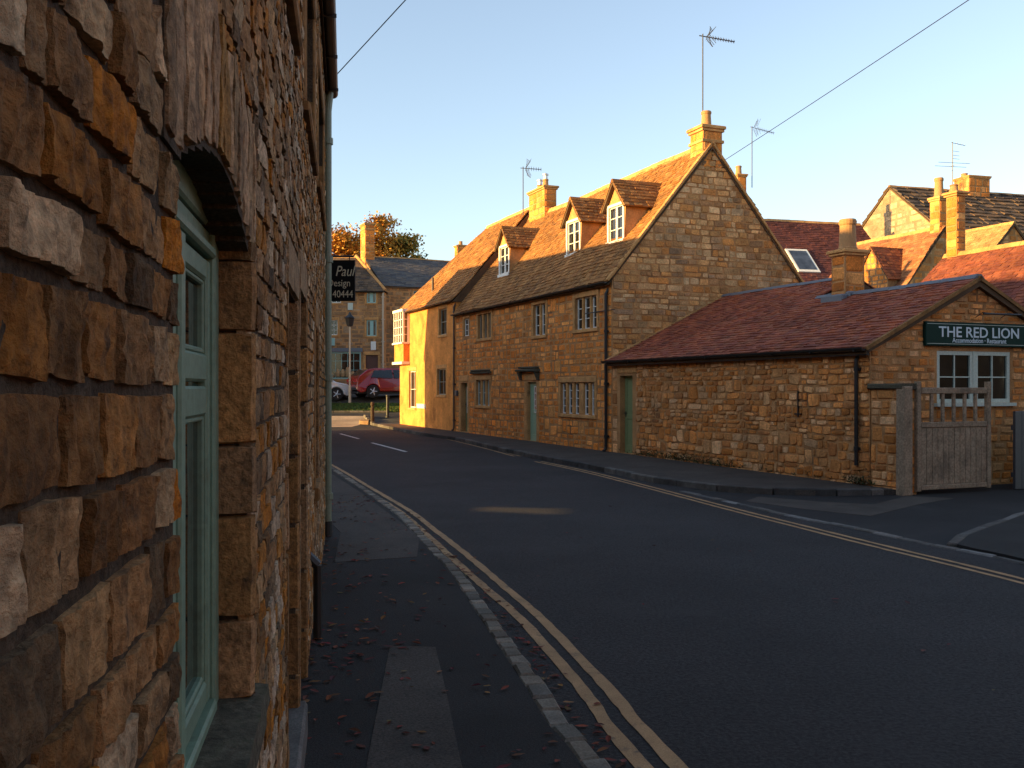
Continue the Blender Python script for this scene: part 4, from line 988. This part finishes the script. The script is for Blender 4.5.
T = gable_house('gabled_house', 'pale block gabled house with long brown tiled roof at upper right', 'house', (22.05, 56, 0), math.atan2(.274, .96), 0, 21, 4.2, 13.44, .75, 'grey_stone', P_PALE, P_BRN, 'stone_tile', .46, .46, seed=120, blocks=(.34, .5, 1.0), th=.09, front=True, dimin=1, wm='pale_mortar')
chimney(T, 5.0, 6.5, -.63, .63, 12.4, 14.3, [(5.3, .1, .2, .25)], cap=.16, band=False, pal=P_OUT)
R3 = (18.22, 40.5, 0)
T = gable_house('orange_roof_house', 'sunlit orange tiled house with small gabled dormer and stack at roof end', 'house', R3, RF, -5.4, 0, 3.75, 8.5, 1.2, 'stone', P_OUT, P_ORG, 'clay_tile', .17, .22, seed=130, th=.02, sag=.08)
def cross_gable(T, xc, yf, zb, hw, ze, za, yr):
    m = MB(); P = Pl((xc, yf, 0), (1, 0, 0), (0, -1, 0)); cc = (.30, .17, .08); m.add([P.p(-hw, zb), P.p(hw, zb), P.p(hw, ze), P.p(0, za), P.p(-hw, ze)], [(0, 1, 2, 3, 4)], 0, cc)
    masonry(m, P, -hw, hw, zb, za - .05, .22, .2, .4, P_OCH, [], relief=.01, seed=5, clip=lambda z: (-hw, hw) if z < ze else (-hw * (za - z) / (za - ze), hw * (za - z) / (za - ze)))
    for sg in (-1, 1): m.add([(xc + sg * hw, yf, zb), (xc + sg * hw, yf, ze), (xc + sg * hw, yr, ze), (xc + sg * hw, yr, zb)], [(0, 1, 2, 3)], 0, cc)
    d = m.build('dormer', 'stone', T); r = MB(); kk = (za - ze) / hw; c = 1 / math.sqrt(1 + kk * kk); ov = .1; L = (hw + ov) / c
    for sg in (-1, 1):
        O = V((xc + sg * (hw + ov), 0, ze - ov * kk + .03)); U = V((-sg * c, 0, kk * c)); Nn = V((sg * kk * c, 0, c)); P2 = Pl(O, (0, 1, 0), Nn, U)
        r.pbox(P2, yf - .08, yr, 0, L, -.06, -.006, 1); tiles(r, O, V((0, 1, 0)), U, Nn, yf - .1, yr, L, .17, .22, [(.24, .075, .03), (.28, .09, .035), (.19, .06, .03)], 0, .02, None, 0, 4, 1)
    r.build('dormer_roof', ['clay_tile', 'roof_deck'], d)
cross_gable(T, -1.55, -2.45, 4.5, .93, 6.4, 7.7, 0)
chimney(T, -.54, .0, -.24, .27, 8.0, 9.8, [(-.27, 0, .19, .83)], cap=.18, band=False)
R4 = (11.67, 25, 0)
T = gable_house('red_roof_house', 'red tiled house behind the inn gable with yellow stack on its roof end', 'house', R4, RF, -.4, 7, 3.3, 5.2, .85, 'stone', P_OUT, [(.20, .062, .036), (.22, .072, .04), (.17, .052, .036)], 'clay_tile', .13, .18, seed=140, th=.018, sag=.05)
chimney(T, -.34, .02, -.14, .18, 4.8, 6.85, [(-.22, 0.02, .11, .22)], cap=.12, band=False, big=.2)
T = gable_house('yellow_roof_annexe', 'small annexe with sunlit yellowish tiled roof between red roof and brown roof', 'annexe', (23.5, 45, 0), RF, -2.7, 0, 2.1, 9.43, 1., 'stone', P_OUT, [(.36, .24, .10), (.32, .20, .08)], 'stone_tile', .2, .28, seed=150, th=.025, sag=.02)

# far side of the junction
def lx(px, Z=58): return (px - 512) / 960 * Z
def lz(py, Z=58): return 1.75 - (py - 387) / 960 * Z
XO = -7.73
T = thing('shop_house', 'three storey stone shop house with pale framed shop window beyond the parked cars', 'house', (XO, 58, 0), 0)
X0 = -9.5; zb, ze = 1.3, 7.62; m = MB()
def pw(a, b, c, d): return (lx(a) - XO, lx(b) - XO, lz(d), lz(c))
wa, wb, wc, wsn, wd = pw(366.5, 376, 291.5, 303), pw(330, 337.5, 320, 335), pw(366.5, 376.5, 320, 336), pw(328, 361, 352, 379), pw(365.5, 378, 355, 389)
we = pw(331, 341, 291, 303)
ops = [wa, wb, wc, wsn, wd, we]
backing(m, FRONT, X0, 0, zb, ze, ops, 0, .3, 1)
masonry(m, FRONT, X0, 0, zb, ze, .2, .3, .65, [(.34, .20, .10), (.30, .17, .085), (.38, .235, .125), (.27, .15, .075)], [ex(o, .1, .14, .08) for o in ops], relief=.012, gap=.014, seed=160)
m.box(X0, 0, 4.6, 4.8, zb, ze, 1); m.box(-.25, -.001, .02, 4.6, zb, ze, 1); m.box(X0, X0 + .25, .02, 4.6, zb, ze, 1); m.build('wall', ['stone', 'mortar'], T)
hw_ = 2.4; k = .95; L_ = 2.52 * math.sqrt(1 + k * k)
roof(T, X0, .12, -.12, hw_, 4.92, ze - .06, k, P_BRN, 'stone_tile', course=.2, tw=.28, seed=161, clipf=lambda v: (X0, .12 - 2.2 * v / L_), clipb=lambda v: (-.12 + 2.2 * v / L_, -X0), ridge_x=(X0, .12 - 2.2), sag=.04)
hp = MB(); a = V((.1, -.12, ze - .02)); b = V((-2.08, hw_, ze + k * 2.52)); hp.tube([a, b], .09, 8); hp.build('hip_tiles', 'dressed', T)
kw = dict(lights=2, mull=None, mw=.08, fr='teal_paint', sur=.1, rows=1, cols=1, glass='net_glass', fw=.06)
window(FRONT, T, *wa, **kw); window(FRONT, T, *wc, **kw); kw.update(fr='white_frame', lights=1, cols=2, rows=3, fw=.05, glass='glass'); window(FRONT, T, *wb, **kw); window(FRONT, T, *we, **kw)
window(FRONT, T, *wsn, lights=1, cols=5, rows=3, mull=None, fr='teal_paint', sur=0, fw=.09, depth=.05, glass='glass', label='pale green shop window of small panes')
sg = MB(); x = wsn[0] + .15
while x < wsn[1] - .25: hh = rng.uniform(.2, .7); sg.lathe((x + .1, .03, wsn[2] + .1), [(.02, 0), (.13, .05), (.16, hh * .5), (.08, hh), (.0, hh + .02)], 10); x += rng.uniform(.28, .45)
sg.build('shop_display', 'shop_goods', T)
sg = MB(); sg.pbox(FRONT, wsn[0] - .1, wsn[1] + .1, wsn[3] + .01, wsn[3] + .24, .01, .09); sg.build('fascia', 'lead', T)
sg = MB(); sg.pbox(FRONT, lx(331) - XO, lx(335) - XO, lz(345.5), lz(338), .02, .06); sg.build('wall_plaque', 'teal_paint', T)
sg = MB(); sg.pbox(FRONT, lx(371) - XO, lx(376) - XO, lz(350), lz(341.5), .02, .06); sg.build('wall_plaque', 'white_frame', T)
sg = MB(); sg.pbox(FRONT, lx(348) - XO, lx(353) - XO, lz(310), lz(303), .02, .08); sg.build('wall_plaque', 'pale_frame', T)
door(FRONT, T, wd[0] + .06, wd[1] - .06, wd[2], wd[3] - .06, 'brown_door', sur=.1)
pipe(T, -.06, -.08, 1.4, 7.4, 'curtain', .06)
gutter(T, X0, 0, -.2, ze - .1, 'black_iron', .07)
RS = math.atan2(.42, .91)
T = gable_house('slate_house', 'tall stone house under long dark slate roof with double stack beyond junction', 'house', (-9.7, 63, 0), RS, 0, 14, 4.4, 10.3, .52, 'stone', [(.30, .18, .09), (.26, .15, .075), (.34, .21, .11)], P_SLATE, 'slate_tile', .24, .34, seed=170, zb=1.2, wins=((1.9, 3.3, 6.7, 7.75), (5, 6.4, 6.7, 7.75), (2.2, 3.4, 3.8, 5.0)), front_kw=dict(lights=2, cols=2, rows=3, mull=None, mw=.06, sur=.09, fr='white_frame'), th=.015)
chimney(T, -.1, .55, -.55, .55, 9.2, 12.45, [], cap=.15, band=True, big=.2)
chimney(T, 6.5, 7.1, -.4, .4, 9.6, 11.45, [(6.8, 0, .14, .3)], cap=.12, band=False, big=.2)
# the terraces on the left that throw the street into shade
kwt = dict(lights=2, cols=1, rows=3, mull='stone', sur=.12)
def terr(x0, n, st, z): return tuple((x0 + st * i, x0 + st * i + 1.2, z, z + 1.0) for i in range(n))
gable_house('terrace_house', 'long stone terrace further along left side behind the near wall', 'terrace', (-11.3, 11.7, 0), R(90), 0, 24.5, 2.9, 7.95, 1.09, 'stone', P_OCH, P_STILE, 'stone_tile', .3, .5, seed=180, wins=terr(2, 8, 2.9, 1.2) + terr(2, 8, 2.9, 3.4), front_kw=kwt, blocks=(.26, .35, .7), gable_l=False, gable_r=False)
T = thing('sun_slot_wall', 'added unseen wall between near building and terrace, its slanting slot shaping a sun patch on the road', 'wall', (-8.2, 10.0, 0), R(90))  # unseen blocker, added so its slot lets a sun patch onto the road
m = MB(); m.prism(FRONT, [(-.9, 0), (2.9, 0), (2.9, 1.29), (-.9, 1.29)], -.3, 0); m.prism(FRONT, [(-.9, 1.53), (2.9, 1.53), (2.9, 6.6), (-.9, 6.6)], -.3, 0)
m.prism(FRONT, [(-.9, 1.29), (1.05, 1.29), (.1, 1.53), (-.9, 1.53)], -.3, 0); m.prism(FRONT, [(1.6, 1.29), (2.9, 1.29), (2.9, 1.53), (.85, 1.53)], -.3, 0); m.build('wall', 'mortar', T)
m = MB(); m.block(FRONT, -.9, 2.9, 6.6, 6.7, -.36, .06); m.build('coping', 'sill_moss', T)
gable_house('terrace_house', 'stone terrace left of the shop house across the side lane', 'terrace', (-18.5, 45.9, 0), R(90), 0, 34, 3.2, 10.6, 1.0, 'stone', P_OCH, P_STILE, 'stone_tile', .3, .5, seed=190, wins=terr(2, 8, 3.8, 3.0) + terr(2, 8, 3.8, 5.6), front_kw=kwt, blocks=(.3, .4, .8), zb=.0, gable_l=False, gable_r=False)

gable_house('terrace_house', 'inn range along the right side of the yard beyond picture edge', 'terrace', (18.8, 13, 0), R(-90), 0, 30, 3.2, 8.2, 1.0, 'stone', P_BRN, P_RED, 'clay_tile', .3, .5, seed=210, wins=(), blocks=(.3, .4, .8), gable_l=False, gable_r=False)
gable_house('terrace_house', 'stone terrace closing the view down the street behind the viewer', 'terrace', (-14, -32, 0), R(180), -34, 0, 3.2, 9.5, 1.0, 'stone', P_OCH, P_STILE, 'stone_tile', .3, .5, seed=200, wins=(), blocks=(.3, .4, .8), gable_l=False, gable_r=False)
# ------------------------------------------------------------------ aerials and wires
aerial('tall aerial on mast above the gable chimney', FW(-.42, 3.0, 8.7), 2.62, R(8), .9, els=9, scale=.7)
aerial('short mast aerial left of the twin pot chimney', FW(-12.0, 2.6, 8.3), 1.85, R(5), .7, els=6, tilt=-.05)
aerial('aerial on thin leaning mast right of the tall gable', (13.3, 53.2, 12.8), 3.4, R(10), 1.3, els=9, tilt=-.2, scale=1.35, mast_r=.026)
t = aerial('multi bar aerial above the brown tiled roof at upper right', (26.5, 57.75, 13.2), 3.3, R(25), 1.05, els=4, tilt=-.05, reflector=False, mast_r=.026)
m = MB()
for dz, dy in ((-.98, -.1), (-1.1, .15)): m.tube([(-1.3, dy, 3.3 + dz * 1.4), (1.35, dy, 3.3 + dz * 1.4 + .17)], .014, 5)
m.tube([(0, -.12, 1.85), (0, .2, 1.85)], .016, 5)
for z in (2.3, 2.5, 2.75): m.tube([(.02, 0, z), (.7, .1, z + .04)], .012, 5)
m.build('dipole', 'grey_metal', t)
def wire(label, a, b, sag, r=.009):
    m = MB(); a, b = V(a), V(b)
    m.tube([a + (b - a) * i / 24 - V((0, 0, sag * 4 * (i / 24) * (1 - i / 24))) for i in range(25)], r, 5)
    tag(m.build('overhead_wire', 'black_iron'), label, 'wire', 'overhead wires')
wire('overhead wire rising from gutter of left building', (-2.08, 11.05, 5.28), (5.9, 3.5, 10.15), .05, .006)
wire('overhead wire running from tall gable up to the top right', FW(-.1, 3.45, 7.85), (9.5, 7, 8.72), .05, .008)
for (x, y, h, lab) in ((5.9, 3.5, 10.3, 'tarred timber utility pole outside frame on right pavement'), (9.5, 7, 8.5, 'shorter timber utility pole outside frame in inn yard')):
    m = MB(); m.tube([(0, 0, 0), (0, 0, h)], [.14, .09], 12); T = thing('utility_pole', lab, 'pole', (x, y, 0)); m.build('pole', 'bark', T)
    m = MB(); m.box(-.5, .5, -.04, .04, h - .35, h - .25); m.build('crossarm', 'bark', T)

# ------------------------------------------------------------------ street furniture across the junction
T = thing('street_lamp', 'slim street lamp with dark lantern on the grass bank', 'street lamp', (-8.37, 49.55, gz(49.55)))
m = MB(); m.tube([(0, 0, 0), (0, 0, .9), (0, 0, .95), (0, 0, 4.0)], [.075, .07, .05, .04], 12); m.build('post', 'curtain', T)
m = MB(); m.lathe((0, 0, 3.98), [(.05, 0), (.17, .05), (.25, .42), (.28, .46), (.10, .62), (.03, .75), (.0, .78)], 6); m.build('lantern', 'black_iron', T)
T = thing('bollard', 'sunlit timber bollard at the kerb beside a small stone', 'bollard', (-6.42, 44.15, .08), 0, 'bollards at the corner')
m = MB(); m.lathe((0, 0, 0), [(.085, 0), (.085, .72), (.06, .74), (.06, .80), (.085, .82), (.085, .94), (.06, .98), (.0, .99)], 14); m.build('post', 'bark', T)
T = thing('bollard', 'dark metal bollard nearer the end house', 'bollard', (-6.0, 46.3, gz(46.3)), 0, 'bollards at the corner')
m = MB(); m.lathe((0, 0, 0), [(.10, 0), (.10, .06), (.075, .1), (.07, 1.0), (.085, 1.02), (.085, 1.08), (.0, 1.1)], 14); m.build('post', 'black_iron', T)
m = MB(); stone(m, HOR, -.28, .28, -.2, .2, .30, (3, 3), 3, (.26, .16, .085), 0, rnd=.45, warp=.5, rough=.6)
s = m.build('boulder', 'stone', None, smooth=True); s.location = (-6.85, 44.3, .02); tag(s, 'small rounded stone at foot of sunlit bollard', 'stone')

def car(name, label, loc, rz, paint, L=4.55, W=1.82, Hh=1.55, kind='suv'):
    T = thing(name, label, 'car', loc, rz); h = L / 2
    if kind == 'suv': prof = [(-h, .42), (-h - .0, .62), (-h + .05, .95), (-h + .16, 1.12), (-h + .62, 1.47), (-h + 1.1, Hh), (.1, Hh), (.55, 1.50), (1.25, 1.06), (1.95, .92), (h - .08, .74), (h, .55), (h - .04, .34)]
    else: prof = [(-h, .40), (-h, .62), (-h + .05, .95), (-h + .35, 1.38), (-h + .8, Hh), (.05, Hh), (.45, 1.38), (1.1, .96), (1.75, .84), (h - .1, .66), (h, .48), (h - .04, .30)]
    wr = .34; wx = (-h + .85, h - .88)
    bot = []
    for x in (wx[1], wx[0]):
        bot += [(x + wr * 1.12 * math.cos(a), .30 + wr * 1.12 * math.sin(a) + .02) for a in [math.pi * i / 8 for i in range(9)]]
    poly = prof + [(h - .3, .24)] + [(x, max(z, .24)) for x, z in bot] + [(-h + .2, .26)]
    n = len(poly)
    def yw(x, z, s): 
        t = max(0, z - .92) / (Hh - .92); e = max(0, (abs(x) - h + .5) / .5)
        return s * (W / 2 - .24 * t - .14 * e * e)
    m = MB(); vs = [(x, yw(x, z, -1), z) for x, z in poly] + [(x, yw(x, z, 1), z) for x, z in poly]
    m.add(vs, [tuple(range(n)), tuple(range(2 * n - 1, n - 1, -1))] + [(i, i + n, (i + 1) % n + n, (i + 1) % n) for i in range(n)])
    b = m.build('body', paint, T, bev=.05, seg=3)
    g_ = MB()
    sb = .98
    if kind == 'suv': sides = [[(-h + .75, 1.05), (-h + .98, 1.42), (-.32, 1.46), (-.30, 1.02)], [(-.22, 1.02), (-.24, 1.46), (.18, 1.45), (.58, 1.34), (1.02, 1.05)]]
    else: sides = [[(-h + .6, 1.02), (-h + .85, 1.36), (-.3, 1.40), (-.28, .98)], [(-.2, .98), (-.22, 1.4), (.12, 1.38), (.42, 1.28), (.9, 1.0)]]
    for s in (-1, 1):
        for pg in sides:
            vs = [(x, yw(x, z, s) + s * .006, z) for x, z in pg] + [(x, yw(x, z, s) - s * .03, z) for x, z in pg]; k = len(pg)
            g_.add(vs, [tuple(range(k))] + [(i, (i + 1) % k, k + (i + 1) % k, k + i) for i in range(k)])
    def strip(p, q_, in0=.12):
        vs = []
        for (x, z) in (p, q_):
            for s in (-1, 1): vs.append((x, yw(x, z, s) * (1 - in0), z))
        nrm = V((-(q_[1] - p[1]), 0, q_[0] - p[0])).normalized() * .008
        if nrm.z < 0: nrm = -nrm
        o = [V(v) + nrm for v in vs] + [V(v) - nrm * 3 for v in vs]
        g_.add(o, [(0, 1, 3, 2), (4, 6, 7, 5), (0, 2, 6, 4), (1, 5, 7, 3), (0, 4, 5, 1), (2, 3, 7, 6)])
    i = 7 if kind == 'suv' else 6
    strip(tuple(np.array(prof[i]) * .95 + np.array(prof[i + 1]) * .05), tuple(np.array(prof[i]) * .1 + np.array(prof[i + 1]) * .9))
    strip(tuple(np.array(prof[3]) * .9 + np.array(prof[4]) * .1), tuple(np.array(prof[3]) * .08 + np.array(prof[4]) * .92))
    g_.build('window', 'car_glass', T)
    for x in wx:
        for s in (-1, 1):
            y = s * (W / 2 - .10); w = MB(); w.tube([(x, y - .105, .33), (x, y - .09, .33), (x, y + .09, .33), (x, y + .105, .33)], [wr - .03, wr, wr, wr - .03], 28)
            wo = w.build('wheel', 'tyre', T); rm = MB(); yo = y + s * .107
            rm.tube([(x, yo - s * .02, .33), (x, yo, .33)], [.225, .215], 24)
            wo2 = rm.build('rim', 'car_trim', wo); sp = MB()
            for kk_ in range(5):
                a = 2 * math.pi * kk_ / 5; sp.tube([(x, yo + s * .004, .33), (x + .21 * math.cos(a), yo + s * .004, .33 + .21 * math.sin(a))], [.035, .022], 6)
            sp.build('spokes', 'alu', wo)
    for s in (-1, 1):
        l_ = MB(); y0, y1 = sorted((s * (W / 2 - .19), s * (W / 2 - .62))); l_.box(-h - .012, -h + .2, y0, y1, .82, .98); l_.build('tail_light', 'lamp_red', T, bev=.02)
        l_ = MB(); l_.box(h - .34, h - .04, y0, y1, .62, .75); l_.build('headlight', 'lamp_clear', T, bev=.02)
        mr = MB(); y0, y1 = sorted((s * (W / 2 - .02), s * (W / 2 + .18))); mr.box(.72, .9, y0, y1, .98, 1.1); mr.build('wing_mirror', paint, T, bev=.03)
    u = MB(); u.box(-h + .02, h - .06, -W / 2 + .12, W / 2 - .12, .2, .34); u.box(-h - .02, -h + .1, -W / 2 + .2, W / 2 - .2, .38, .55); u.build('bumper', 'car_trim', T, bev=.03)
    return T
car('parked_car', 'shiny red estate car parked on the raised road, half hidden by end house', (-6.42, 51.3, gz(51.2) - .02), R(30), 'red_paint')
car('parked_car', 'white hatchback parked behind the red car at left', (-10.5, 50.25, gz(50.4) - .02), R(25), 'car_white', L=4.0, W=1.72, Hh=1.45, kind='hatch')

# ------------------------------------------------------------------ trees and weeds
def tree(label, x, y, z0, h, cr, cz, pal, n, seed, leaf=.33, tall=1.25):
    r = random.Random(seed); T = thing('autumn_tree', label, 'tree', (x, y, z0), 0, 'autumn trees beyond the slate roof')
    t = MB(); t.tube([(0, 0, 0), (.1, 0, h * .35), (0, .1, h * .7), (.05, 0, h * .96)], [.3, .22, .12, .02], 9); tips = []
    for i in range(60):
        zz = h * r.uniform(.35, .92); a = r.uniform(0, 6.28); ln = cr * r.uniform(.5, 1.05) * math.sqrt(max(.05, 1 - ((zz - cz) / (cr * tall)) ** 2)) if abs(zz - cz) < cr * tall else .4
        p1 = V((math.cos(a) * ln * .5, math.sin(a) * ln * .5, zz + ln * .3)); p2 = V((math.cos(a) * ln, math.sin(a) * ln, zz + ln * r.uniform(.3, .75)))
        t.tube([(0, 0, zz), p1, p2], [.07, .04, .012], 5); tips += [p2, p1, (p1 + p2) / 2, V((0, 0, zz + .5))]
    t.build('trunk', 'bark', T); m = MB()
    for _ in range(n):
        c = r.choice(tips); d = V((r.gauss(0, 1), r.gauss(0, 1), r.gauss(0, .8))); p = c + d * (.16 + cr * .13)
        s = leaf * r.uniform(.5, 1.2); u = V((r.uniform(-1, 1), r.uniform(-1, 1), r.uniform(-1, 1))).normalized(); w = u.orthogonal().normalized()
        m.add([p - u * s * .5, p + w * s * .3, p + u * s * .5, p - w * s * .3], [(0, 1, 2, 3)], 0, vary(pal, r))
    m.build('crown', 'leaf', T); return T
P_AUT = [(.44, .19, .025), (.48, .23, .03), (.38, .14, .018), (.30, .15, .02), (.50, .27, .05)]
P_AUTG = [(.34, .18, .025), (.22, .16, .03), (.42, .20, .025), (.16, .14, .025)]
tree('broad golden autumn tree behind the double stack', -14.0, 80, 1.5, 13.6, 2.3, 10.9, P_AUT, 9000, 1, tall=1.4)
tree('slim orange autumn tree standing right of the double stack', -10.9, 80, 1.5, 15.2, 1.5, 11.0, P_AUT, 7000, 2, tall=2.7)
tree('greenish brown autumn tree above middle of slate roof', -9.0, 81, 1.5, 13.6, 1.3, 10.4, P_AUTG, 5000, 3, tall=2.3)
tree('small dark tree tip rightmost above slate roof', -7.9, 84, 1.5, 12.2, .7, 10.6, [(.07, .08, .03), (.09, .09, .03)], 1200, 4, tall=2.)
m = MB(); r = random.Random(9)
for _ in range(1300):
    x = r.choice([r.gauss(2.2, .5), r.gauss(3.3, .4), r.uniform(1.2, 9), r.gauss(8.95, .12), r.gauss(4.6, .5)]); hmax = .17 if abs(x - 3) < 1.3 else .14
    p = V(FW(x, -abs(r.gauss(0, .06)), .1 + abs(r.gauss(0, hmax * .5)))); s = r.uniform(.015, .04); u = V((r.uniform(-1, 1), r.uniform(-1, 1), r.uniform(.1, 1))).normalized(); w = u.orthogonal().normalized()
    m.add([p, p + (u + w * .35) * s, p + u * s * 2, p + (u - w * .35) * s], [(0, 1, 2, 3)], 0, vary([(.05, .065, .02), (.07, .06, .025), (.04, .05, .02), (.10, .06, .03)], r))
tag(m.build('weeds', 'leaf'), 'low weeds along foot of the outbuilding wall', 'weeds', kind='stuff')

# ------------------------------------------------------------------ light, sky, camera
EL, SX, SY = R(9), -.953, -.303
sun = bpy.data.lights.new('sun', 'SUN'); sun.energy = 4.6; sun.angle = R(.5); sun.color = (1, .63, .20)
so = bpy.data.objects.new('sun', sun); COL.objects.link(so)
so.rotation_euler = V((SX * math.cos(EL), SY * math.cos(EL), math.sin(EL))).to_track_quat('Z', 'Y').to_euler()
w = bpy.data.worlds.new('World'); scn.world = w; w.use_nodes = True
t = w.node_tree; t.nodes.clear(); out = t.nodes.new('ShaderNodeOutputWorld'); bg = t.nodes.new('ShaderNodeBackground')
sky = t.nodes.new('ShaderNodeTexSky'); sky.sky_type = 'NISHITA'; sky.sun_disc = False
sky.sun_elevation = EL; sky.sun_rotation = math.atan2(SX, SY)
sky.air_density = 1.0; sky.dust_density = .6; sky.ozone_density = 1.5
bg.inputs[1].default_value = .116
hs = t.nodes.new('ShaderNodeHueSaturation'); hs.inputs['Saturation'].default_value = .76; t.links.new(sky.outputs[0], hs.inputs['Color'])
tn = t.nodes.new('ShaderNodeMix'); tn.data_type = 'RGBA'; tn.blend_type = 'MULTIPLY'; tn.inputs[0].default_value = 1.; tn.inputs[7].default_value = (.985, 1., 1.04, 1)
t.links.new(hs.outputs[0], tn.inputs[6]); t.links.new(tn.outputs[2], bg.inputs[0]); t.links.new(bg.outputs[0], out.inputs[0])
cd = bpy.data.cameras.new('camera'); cam = bpy.data.objects.new('camera', cd); COL.objects.link(cam)
cam.location = (0, 0, 1.75); cam.rotation_euler = (R(90), 0, 0); cd.sensor_width = 36; cd.lens = 33.75; cd.shift_y = 3 / 1024
cd.clip_start = .05; cd.clip_end = 3000; scn.camera = cam
scn.view_settings.view_transform = 'Standard'; scn.view_settings.look = 'None'; scn.view_settings.exposure = 1.65; scn.view_settings.gamma = 1
scn.cycles.use_denoising = True; scn.cycles.max_bounces = 6
